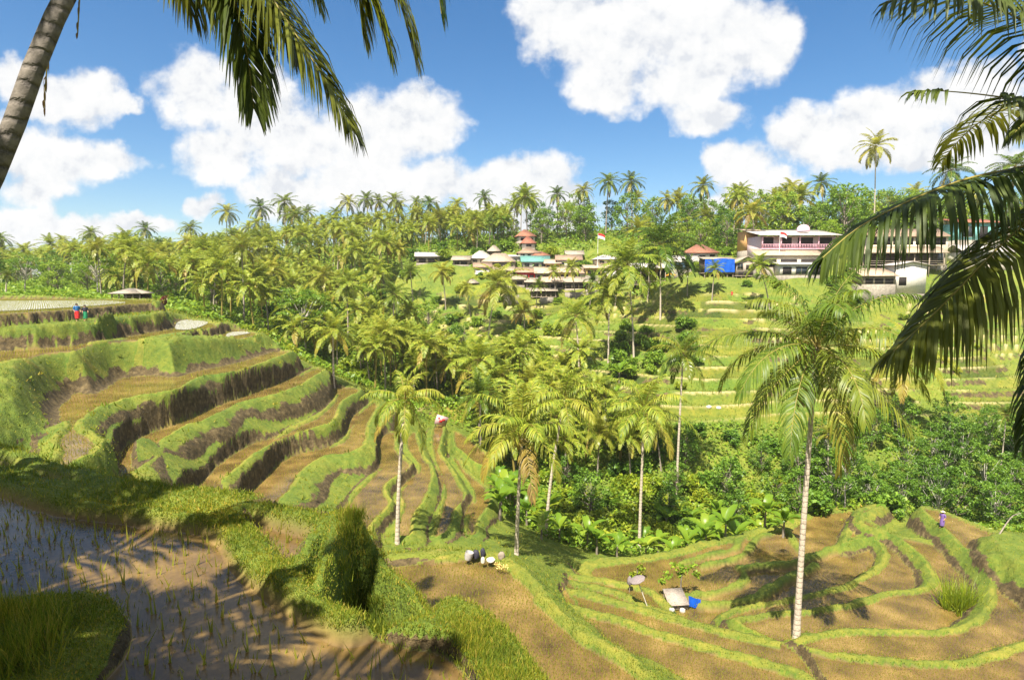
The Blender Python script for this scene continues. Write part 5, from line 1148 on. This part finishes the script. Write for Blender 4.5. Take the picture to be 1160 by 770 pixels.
house('house', 'weathered wooden house with a small gable beside the blue-tarpaulin stall', 'house', 834,858,312,298,291,131,'side','thatch','plank',5,0,[(.05,.3,.5,.95,'w'),(.45,.95,.45,.85,'o'),(.1,.9,.02,.3,'o')],5,stilt=1.2,ov=0.5)
house('house', 'low wooden house with a broad gable left of the pink house', 'house', 856,882,312,299,290,130,'side','thatch','wood',5,0,[(.1,.3,.1,.8,'o'),(.45,.75,.1,.8,'o')],4,stilt=1.0)
house('building', 'two-storey pink building with balcony columns and a flat pale roof', 'building', 860,945,300,268,258,133,'shed','sheet','palepink',9,0,[(.03,.18,.62,.95,'o'),(.28,.42,.62,.95,'o'),(.5,.7,.62,.95,'o'),(.78,.95,.62,.95,'o'),(.05,.2,.06,.3,'o'),(.3,.5,.06,.3,'o'),(.62,.9,.06,.3,'w')],rail=('pink',0.56),ov=0.6)
house('awning_hall', 'low hall with a long tan tiled awning in front of the pink building', 'hall', 858,930,303,290,282,129,'shed','tan','cream',3.2,0,wz,ov=0.4)
house('house', 'white-fronted shop under the right part of the tan awning', 'shop', 884,934,312,300,297,126,'shed','sheet','white',3,0,[(.05,.25,.1,.8,'o'),(.35,.6,.1,.8,'w'),(.7,.95,.1,.8,'o')])
house('wall_block', 'orange-brown blank house end left of the pink building', 'building', 844,858,284,262,258,140,'shed','tan','ochre',5,0,())
house('building', 'long building with a brown roof and dark strip windows behind the big fronds', 'building', 985,1072,300,269,259,128,'gable','brown','cream',8,0,[(.02,.26,.72,.98,'o'),(.29,.55,.72,.98,'o'),(.58,.97,.72,.98,'o'),(.3,.55,.05,.4,'o'),(.62,.95,.05,.42,'w')])
house('veranda_hall', 'veranda with a tan roof strip along the foot of the long building', 'veranda', 985,1070,300,287,279,125,'shed','tan','cream',2.4,0,(),6,open_=True)
house('shed', 'white shed with a low arched roof below the veranda', 'shed', 1014,1048,333,301,297,120,'side','sheet','white',5,0,[(.1,.35,.3,.6,'o')])
house('shed', 'tan-roofed open shed left of the white shed', 'shed', 978,1014,322,313,304,119,'shed','tan','wood',4,0,wz)
house('house', 'house with a red roof and teal wall at the right end of the village', 'house', 1086,1132,272,253,246,136,'shed','red','tealwall',6,0,[(.1,.35,.2,.8,'w'),(.5,.7,.1,.8,'o'),(.78,.95,.2,.8,'w')])
house('house', 'low pale house behind the fronds below the red-roofed end house', 'house', 1092,1150,300,286,277,130,'gable','sheet','white',6,0,w1)
house('pavilion', 'thatched open pavilion at the far end of the upper water terrace', 'pavilion', 127,158,338.5,333,327.5,100,'hip','thatch','wood',4,0.1,(),5,open_=True,ov=0.35)
# dome on the pink building roof, flags, retaining walls
def dome(name, label, u, v, d, r, mat, cat):
    c = at(u, v, d); e = empty(name, tuple(c)); tag(e, label, cat); P = [(0, 0, z) for z in np.linspace(-0.4, r * 0.8, 9)]
    rad = [r * math.sqrt(max(0.002, 1 - (max(0, z) / (r * 0.82)) ** 2)) for z in np.linspace(-0.4, r * 0.8, 9)]; V, F = tube(P, rad, 20); link('dome', npmesh('dome', V, F, True), V_[mat], e); V, F = tube([(0,0,r*.7),(0,0,r*1.15)], [.06,.03], 6); link('finial', npmesh('finial', V, F), V_['grey'], e)
dome('roof_dome', 'small pink dome on the roof of the pink building', 910, 260, 136, 1.35, 'pink', 'dome')
def flag(u, vt, vb, d, side, label, hpx):
    c = at(u, vb, d); H = (vb - vt) * d / FPX; e = empty('flag_pole', (c[0], c[1], c[2])); tag(e, label, 'flag'); V, F = tube([(0, 0, min(-.3, ground(c[0], c[1]) - c[2])), (0, 0, H)], [.06, .04], 8); link('pole', npmesh('pole', V, F), V_['whitecloth'], e)
    n = 9; w = hpx * 1.3 * d / FPX * side; h = hpx * 0.9 * d / FPX
    for q, m in ((0, 'redcloth'), (1, 'whitecloth')):
        Vv = []
        for j in range(2):
            for i in range(n):
                t = i / (n - 1); Vv.append((t * w, 0.12 * math.sin(t * 6 + 1), H - h * 0.5 * (q + j) - t * t * h * 0.45))
        ii = np.arange(2 * n).reshape(2, n); Ff = np.stack([ii[:-1, :-1], ii[:-1, 1:], ii[1:, 1:], ii[1:, :-1]], -1).reshape(-1, 4); link('flag_cloth', npmesh('flag_cloth', np.array(Vv), Ff), V_[m], e)
flag(677, 265, 298, 156, 1, 'red and white flag on a white pole in the middle of the village', 6)
flag(883, 263, 281, 129.5, 1, 'red and white flag hanging before the balcony of the pink building', 6)
def wall_strip(u0, u1, vt, vb, d, label):
    k = d / FPX; c = at((u0 + u1) / 2, vb, d); w = (u1 - u0) * k; lo = ground(c[0], c[1]) - c[2]
    o = BX().box(-w / 2, w / 2, 0, 0.5, min(0, lo) - .5, (vb - vt) * k).out('retaining_wall', V_['stone'], None, tuple(c)); tag(o, label, 'wall')
wall_strip(570, 588, 334, 343, 148, 'pale stone retaining wall below the left end of the lowest stalls')
wall_strip(612, 627, 337, 343, 147, 'short pale retaining wall under the open pavilion')
wall_strip(640, 672, 331, 339, 150, 'grey retaining wall under the right-hand stalls')
def bushy(name, label, cat, mesh_fn): pass
# ------------------------------------------------------------------ small things on the slopes
def parasol(label, cu, cv, bu, bv, rpx, mat, d=None, closed=False, cone=0.32):
    b = hit(bu, bv) if d is None else np.array([*plan(bu, d), 0]); 
    if d is not None: b = at(bu, bv, d)
    Y = b[1]; c = at(cu, cv, Y); R0 = rpx / FPX * Y; e = empty('parasol', tuple(b)); tag(e, label, 'parasol'); t = c - b; ax = t / np.linalg.norm(t)
    V, F = tube([tuple(-ax * 0.3), tuple(t)], [.035, .03], 8); link('pole', npmesh('pole', V, F), V_['sack'], e)
    n = 24; S = unit(np.cross(ax, np.array([0, 1.0, 0.1]))); N = np.cross(ax, S); Vv = []; rows = 6
    for j in range(rows):
        q = j / (rows - 1); rr_ = R0 * q; hh = R0 * cone * (1 - q ** 1.6)
        for i in range(n):
            a = i * 2 * math.pi / n; s = rr_ * (1 - 0.05 * abs(math.sin(a * 4)) * q); Vv.append(t + S * s * math.cos(a) + N * s * math.sin(a) + ax * hh)
    Vv = np.array(Vv); ii = np.arange(rows * n).reshape(rows, n); jj = np.roll(ii, -1, 1); Ff = np.stack([ii[:-1], jj[:-1], jj[1:], ii[1:]], -1).reshape(-1, 4)
    me = npmesh('canopy', np.vstack([Vv, Vv - ax * 0.03]), np.vstack([Ff, Ff[:, ::-1] + len(Vv)]), True); link('canopy', me, V_[mat], e)
    for i in range(8):
        a = i * math.pi / 4; V, F = tube([tuple(t + ax * (R0 * cone - .06)), tuple(t + (S * math.cos(a) + N * math.sin(a)) * R0 * 0.97 - ax * 0.04)], [.015, .01], 4); link('rib', npmesh('rib', V, F), V_['wood'], e)
parasol('round greyish parasol tilted towards the viewer on a thin slanting pole', 722, 656, 733, 686, 9.5, 'rattan', cone=0.25)
parasol('orange parasol among the bushes under the open platform', 760, 312, 760, 322, 6, 'orange', d=134, cone=0.5)
# closed dark umbrella on its own pole
b = hit(713, 672); e = empty('umbrella', tuple(b)); tag(e, 'closed dark umbrella standing upright just left of the round parasol', 'umbrella'); k = b[1] / FPX
V, F = tube([(0,0,-.2),(0,0,22*k)], [.03,.03], 8); link('pole', npmesh('pole', V, F), V_['wood'], e)
V, F = tube([(0,0,10*k),(0,0,13*k),(0,0,19*k),(0,0,22*k)], [.05,.22,.16,.03], 12); link('canopy', npmesh('canopy', V, F, True), V_['rattan'], e)
# plank stall with sacks, blue cloth
b = hit(769, 692); k = b[1] / FPX; e = empty('plank_stall', tuple(b), 0.15); tag(e, 'small stall with a sloping grey plank roof on the grassy bund', 'stall'); w = 24 * k; h = 13 * k
for sx_ in (-1, 1):
    for sy_ in (0, 1): BX().box(sx_ * w * .45 - .04, sx_ * w * .45 + .04, sy_ * w * .75, sy_ * w * .75 + .08, -.2, h * (.7 + .45 * sy_)).out('post', V_['wood'], e)
P0 = np.array([(-w*.55,-.15,h*.72),(w*.5,-.15,h*.66),(w*.55,w*.9,h*1.3),(-w*.5,w*.9,h*1.36)]); BX().poly(np.vstack([P0, P0-[0,0,.06]]), [(0,1,2,3),(7,6,5,4),(0,4,5,1),(1,5,6,2),(2,6,7,3),(3,7,4,0)]).out('plank_roof', V_['plank'], e)
BX().box(-w*.45, w*.45, 0, .08, h*.1, h*.4).out('front_board', V_['plank'], e)
def lump(name, label, cat, u, v, w, hgt, mat, seed, d=None, squash=0.8):
    p = hit(u, v) if d is None else at(u, v, d); r = np.random.default_rng(seed); k = p[1] / FPX; n = 12; P = [(0,0,z) for z in np.linspace(-.03, hgt*k, 8)]; q = np.linspace(0, 1, 8)
    rad = w * k * 0.5 * np.sqrt(np.maximum(0.02, 1 - np.abs(q * 1.55 - 0.55) ** 2.4)); V, F = tube(P, rad, n); V = V * np.array([1, squash, 1]) + r.normal(0, 0.03 * w * k, V.shape)
    o = link(name, npmesh(name, V, F, True), V_[mat], None, (p[0], p[1], p[2] + .02)); tag(o, label, cat); return o
lump('sack', 'white sack lying at the front of the plank stall, the right one', 'sack', 773, 693, 7, 5, 'sack', 1)
lump('sack', 'greyish white sack at the left corner of the plank stall', 'sack', 761, 692, 7, 4, 'grey', 2)
lump('bag', 'dark blue bag hung at the upper corner of the plank stall', 'bag', 762, 673, 6, 5, 'darkcloth', 3)
b = hit(788, 690); k = b[1] / FPX; e = empty('cloth_line', tuple(b)); tag(e, 'bright blue cloth hanging from two leaning sticks beside the plank stall', 'cloth')
for (x0_, z0_) in ((-9, 17), (6, 12)): V, F = tube([(x0_*k*.9,0,-.2),(x0_*k,0,z0_*k)], [.03,.02], 6); link('stick', npmesh('stick', V, F), V_['wood'], e)
Vv = []
for j in range(5):
    for i in range(9):
        t = i / 8; q = j / 4; top_ = 17 - 5 * t; bot = 4 - 3 * t + (5 if t > .75 else 0); Vv.append(((-9 + 15 * t) * k, .05 * math.sin(t * 9), (top_ * (1 - q) + bot * q) * k))
ii = np.arange(45).reshape(5, 9); Ff = np.stack([ii[:-1, :-1], ii[:-1, 1:], ii[1:, 1:], ii[1:, :-1]], -1).reshape(-1, 4); link('blue_cloth', npmesh('blue_cloth', np.array(Vv), Ff), V_['blue'], e)
# baskets, bags and sheet at the far corner of the middle paddy
mp = byname['middle_paddy']
def mid(u, v): return onz(u, v, -14.7)
def basket(label, u, v, w, h, mat):
    p = mid(u, v); k = p[1] / FPX; g_ = Geo(); V, F = tube([(0,0,0),(0,0,h*k*.5),(0,0,h*k)], [w*k*.4, w*k*.5, w*k*.48], 14); g_.add(V, F); V, F = tube([(0,0,h*k),(0,0,h*k*.9),(0,0,h*k*.15)], [w*k*.48, w*k*.42, w*k*.3], 14); g_.add(V, F)
    o = link('basket', g_.mesh('basket', True), V_[mat], None, tuple(p)); o.rotation_euler = (0.0, 0.25, 0); tag(o, label, 'basket')
basket('pale tipped basket at the left of the pile on the middle paddy corner', 530, 633, 10, 9, 'grey')
def lump2(name, label, cat, u, v, w, h, mat, seed, squash=.8):
    p = mid(u, v); return lump(name, label, cat, u, v, w, h, mat, seed, p[1], squash)
lump2('bag', 'low black bundle right behind the pale tipped basket', 'bag', 539, 631, 9, 9, 'darkcloth', 11)
lump2('bag', 'tallest black bundle, in the middle of the pile on the paddy corner', 'bag', 547, 629, 6, 9, 'darkcloth', 12)
lump2('sack', 'pale sack standing in front of the tallest black bundle', 'sack', 547, 637, 5, 7, 'sack', 13)
lump2('sheet', 'flat white plastic sheet at the right of the pile', 'sheet', 556, 635, 10, 3, 'sack', 14, 1.2)
lump2('stump', 'short brown stump at the right end of the pile', 'stump', 568, 632, 8, 8, 'wood', 15)
p = mid(567, 645); C = np.array([(0,0,.2),(.25,0,.15),(-.2,.1,.25)]); V, F = leaves(C, np.array([.25,.2,.2]), 40, .06, np.random.default_rng(3), .8); o = link('flowering_plant', npmesh('flowering_plant', V, F), V_['yellow'], None, tuple(p)); tag(o, 'small yellow flowering plant at the edge of the middle paddy', 'plant')
# pink board, white stones, red shrub, spiky clump, small leafy tree, fallen trunk
b = hit(497, 485); k = b[1] / FPX; e = empty('sign_board', tuple(b + np.array([0, 0, .0])), 0.35); tag(e, 'tilted pale pink board with dark red marks at the top of the strip paddies', 'board')
BX().box(-7*k, 7*k, 0, .05, 4*k, 15*k).out('board', V_['paper'], e); BX().box(-2.5*k, 1.5*k, -.02, -.003, 7*k, 10*k).box(0.5*k, 4*k, -.02, -.003, 9.5*k, 12*k).box(-4.5*k, -2.8*k, -.02, -.003, 10.5*k, 12.5*k).out('red_marks', V_['redcloth'], e)
for s in (-1, 1): BX().box(s*5*k-.05, s*5*k+.05, .06, .14, -.3, 14*k).out('post', V_['wood'], e)
e.rotation_euler = (0.0, 0.35, 0.35)
for (u, v, lab) in ((803, 462, 'left of two white sacks lying on the terraced far slope'), (814, 463, 'right of two white sacks lying on the terraced far slope')): lump('sack', lab, 'sack', u, v, 6, 3, 'sack', int(u))
def leaf_thing(name, label, cat, u, v, d, C, rad, per, size, mat, stem=None):
    p = hit(u, v) if d is None else np.array([*plan(u, d), 0]); 
    if d is not None: p[2] = ground(p[0], p[1])
    e = empty(name, tuple(p)); tag(e, label, cat); V, F = leaves(np.array(C, float), np.array(rad, float), per, size, np.random.default_rng(int(u)), .8); link('crown', npmesh('crown', V, F), mat, e)
    V, F = tube(stem or [(0,0,-.3),(0,0,1)], [.08,.05] if stem is None else np.linspace(.09,.04,len(stem)), 7); link('stem', npmesh('stem', V, F), M_WOOD, e)
leaf_thing('red_shrub', 'dark red leaved shrub at the end of the upper terraces', 'shrub', 186, 340, 84, [(0,0,1.1),(.2,0,1.6),(-.2,0,1.3),(0,.2,.8)], [.5,.4,.4,.4], 60, .2, M_RED)
leaf_thing('papaya_tree', 'small leafy tree with a forked dark stem behind the plank stall', 'tree', 771, 672, None, [(-1.1,0,1.5),(-.5,0,2.3),(.3,0,2.0),(.9,.2,2.2),(1.2,0,1.6),(0,.3,1.5),(-1.5,0,1.0)], [.4,.45,.45,.4,.35,.4,.3], 34, .22, M_TREE, [(0,0,-.3),(0,0,.8),(.05,0,1.6)])
leaf_thing('shrub', 'yellow-green shrub rising behind the round parasol', 'shrub', 722, 655, None, [(0,0,.5),(.4,0,.7),(-.4,0,.4),(.2,0,1.0)], [.4,.35,.35,.3], 40, .18, M_BRIGHT)
b = hit(1086, 690); xs = np.full(60, b[0]) + rg_.normal(0, .45, 60); ys2 = np.full(60, b[1]) + rg_.normal(0, .45, 60); V, F = blades(xs - b[0], ys2 - b[1], np.zeros(60), np.full(60, 2.3), np.full(60, .07), 9, .62, rg_, np.full(60, .12)); o = link('spiky_grass_clump', npmesh('spiky_grass_clump', V, F), M_BRIGHT, None, tuple(b)); tag(o, 'tall spiky clump of pale green blades on the bund at right', 'grass clump')
b = hit(1130, 606); e = empty('fallen_trunk', tuple(b)); tag(e, 'thin bare branch leaning out of the green thicket at right', 'branch'); V, F = tube(resample([(0,0,-.2),(.8,.2,.9),(1.5,.4,1.6),(2.1,.4,1.7)], 10), np.linspace(.07,.03,10), 8); link('branch', npmesh('branch', V, F, True), M_WOOD, e)
for (u, v, s, lab) in ((880,707,5,'pale stones on the bund left of the foot of the lone palm'),): pass

# ------------------------------------------------------------------ people
def person(label, u, v, hpx, face, upper, lower, d=None, hat=None, pack=None, stride=0.12, arm=0.25, skirt=True):
    p = hit(u, v) if d is None else at(u, v, d)
    if d is not None: p[2] = ground(p[0], p[1])
    H = hpx / FPX * p[1]; s = H / 1.7; e = empty('person', tuple(p), face); tag(e, label, 'person'); e.scale = (s,) * 3
    J = {'pelvis':(0,0,.95),'waist':(0,0,1.08),'chest':(0,0,1.3),'neck':(0,0,1.47),'head':(0,-.01,1.58),'crown':(0,0,1.68)}
    R = {'pelvis':.14,'waist':.12,'chest':.145,'neck':.055,'head':.095,'crown':.07}
    E = [('pelvis','waist'),('waist','chest'),('chest','neck'),('neck','head'),('head','crown')]
    for sd_, n in ((-1,'l'),(1,'r')):
        f = stride * sd_
        J.update({n+'hip':(.09*sd_,0,.9),n+'knee':(.1*sd_,-f*.6-.02,.5),n+'ankle':(.1*sd_,f*.9 if f>0 else -f*.2-.05,.09),n+'toe':(.11*sd_,(f*.9 if f>0 else -f*.2-.05)-.15,.03)})
        R.update({n+'hip':.095,n+'knee':.06,n+'ankle':.04,n+'toe':.035}); E += [('pelvis',n+'hip'),(n+'hip',n+'knee'),(n+'knee',n+'ankle'),(n+'ankle',n+'toe')]
        J.update({n+'sho':(.19*sd_,0,1.4),n+'elb':(.25*sd_,.02,1.14),n+'wri':(.24*sd_,-arm*.6,.95),n+'han':(.23*sd_,-arm*.8,.87)})
        R.update({n+'sho':.06,n+'elb':.042,n+'wri':.03,n+'han':.036}); E += [('chest',n+'sho'),(n+'sho',n+'elb'),(n+'elb',n+'wri'),(n+'wri',n+'han')]
    names = list(J); me = bpy.data.meshes.new('body'); me.from_pydata([J[n] for n in names], [(names.index(a), names.index(b)) for a, b in E], [])
    o = link('body', me, V_['skin'], e); sk = o.modifiers.new('skin', 'SKIN'); sk.use_smooth_shade = True
    for i, n in enumerate(names): me.skin_vertices[0].data[i].radius = (R[n], R[n]); me.skin_vertices[0].data[i].use_root = (n == 'pelvis')
    sb = o.modifiers.new('sub', 'SUBSURF'); sb.levels = 1; sb.render_levels = 2
    def loft(name, rings, mat, par=e):
        n = 16; V = []
        for (cx_, cy_, cz, rx_, ry_) in rings: V += [(cx_ + rx_ * math.cos(i * 2 * math.pi / n), cy_ + ry_ * math.sin(i * 2 * math.pi / n), cz) for i in range(n)]
        ii = np.arange(len(V)).reshape(-1, n); jj = np.roll(ii, -1, 1); F = np.stack([ii[:-1], jj[:-1], jj[1:], ii[1:]], -1).reshape(-1, 4); return link(name, npmesh(name, np.array(V), F, True), mat, par)
    loft('shirt', [(0,0,.92,.17,.13),(0,0,1.08,.16,.125),(0,0,1.3,.2,.14),(0,0,1.42,.2,.11),(0,0,1.48,.08,.07)], upper)
    for sd_ in (-1, 1):
        V, F = tube([(.15*sd_,0,1.42),(.21*sd_,.0,1.38),(.235*sd_,.01,1.26),(.26*sd_,.02,1.12)], [.06,.075,.065,.058], 10); link('sleeve', npmesh('sleeve', V, F, True), upper, e)
    if skirt: loft('sarong', [(0,0,1.0,.165,.135),(0,0,.8,.2,.17),(0,-.02,.5,.2,.19),(0,-.02,.3,.19,.2)], lower)
    else:
        for sd_, n in ((-1,'l'),(1,'r')):
            V, F = tube([J[n+'hip'], J[n+'knee'], J[n+'ankle']], [.115,.085,.07], 10); link('trouser_leg', npmesh('trouser_leg', V, F, True), lower, e)
        loft('trouser_seat', [(0,0,1.02,.16,.125),(0,0,.9,.185,.15),(0,0,.82,.15,.12)], lower)
    loft('hair', [(0,.015,1.52,.085,.09),(0,.02,1.6,.108,.112),(0,.015,1.67,.09,.095),(0,.01,1.71,.03,.03)], V_['hair'])
    if hat: loft('hat', [(0,0,1.66,.2,.2),(0,0,1.69,.11,.115),(0,0,1.77,.06,.06),(0,0,1.785,.01,.01)], hat)
    if pack: loft('backpack', [(0,.2,1.0,.13,.08),(0,.2,1.05,.16,.1),(0,.2,1.35,.15,.1),(0,.19,1.45,.1,.06)], pack)
    return e
person('walker in red sarong and blue top with backpack on the path below the upper water', 88, 364, 20.5, 0.9, V_['bluebag'], V_['redcloth'], d=60.5, pack=V_['bluebag'])
person('walker in a dark top and green sarong following the one in red', 97, 362.5, 18.5, 0.7, V_['darkcloth'], V_['green'], d=61.0)
person('farmer in purple clothes and a pale hat standing on the bund of the right-hand paddies', 1067, 598, 20.5, -1.2, V_['purple'], V_['purple'], hat=V_['straw'], skirt=True)
person('small distant figure in red on the top terrace of the far slope', 829, 338, 8.5, 0.5, V_['redcloth'], V_['redcloth'], skirt=False)
# water lying on the terraces that mirror the sky
M_WATER, nt, out = newmat('paddy_water'); bs = nt.nodes.new('ShaderNodeBsdfPrincipled'); bs.inputs['Base Color'].default_value = (0.34, 0.33, 0.29, 1); bs.inputs['Specular IOR Level'].default_value = 0.9; bs.inputs['Roughness'].default_value = 0.4
wb = nt.nodes.new('ShaderNodeBump'); wb.inputs['Strength'].default_value = 0.06; wb.inputs['Distance'].default_value = 0.05
gp = nt.nodes.new('ShaderNodeNewGeometry'); nt.links.new(noise(nt, gp.outputs['Position'], 3.0, 3), wb.inputs['Height']); nt.links.new(wb.outputs[0], bs.inputs['Normal']); nt.links.new(bs.outputs[0], out.inputs[0])
def water(pts, z, label):
    Q = chaikin(np.array([onz(u, v, z)[:2] for u, v in pts]), 2); n = len(Q); c = Q.mean(0)
    me = bpy.data.meshes.new('water'); me.from_pydata([(x, y, z) for x, y in Q], [], [list(range(n))]); me.materials.append(M_WATER); o = bpy.data.objects.new('water', me); col.objects.link(o); tag(o, label, 'water', kind='structure')
water([(-150,355),(0,352.5),(40,350),(80,348),(114,345.5),(150,342.5),(120,340),(60,340.5),(-150,341)], -2.97, 'water standing on the upper terrace')
water([(197,370),(200,373.5),(218,373),(232,368),(238,364),(222,361.5),(203,362.5)], -6.15, 'patch of open water at the end of the seedling strip')
water([(256,382),(268,379.5),(286,377),(284,375),(264,375.5),(256,378)], -7.36, 'small patch of water on the narrow terrace')
# ------------------------------------------------------------------ a little warm valley air
hz = BX().box(-4300, 4300, -4300, 4300, -60, 62).out('haze', None); tag(hz, 'thin pale haze lying in the valley air', 'haze', kind='stuff')
hm, nt, out = newmat('haze'); pv = nt.nodes.new('ShaderNodeVolumePrincipled'); pv.inputs['Color'].default_value = (0.93, 0.96, 1.0, 1); pv.inputs['Density'].default_value = 0.00016; pv.inputs['Anisotropy'].default_value = 0.2
nt.links.new(pv.outputs[0], out.inputs['Volume']); hz.data.materials.append(hm)
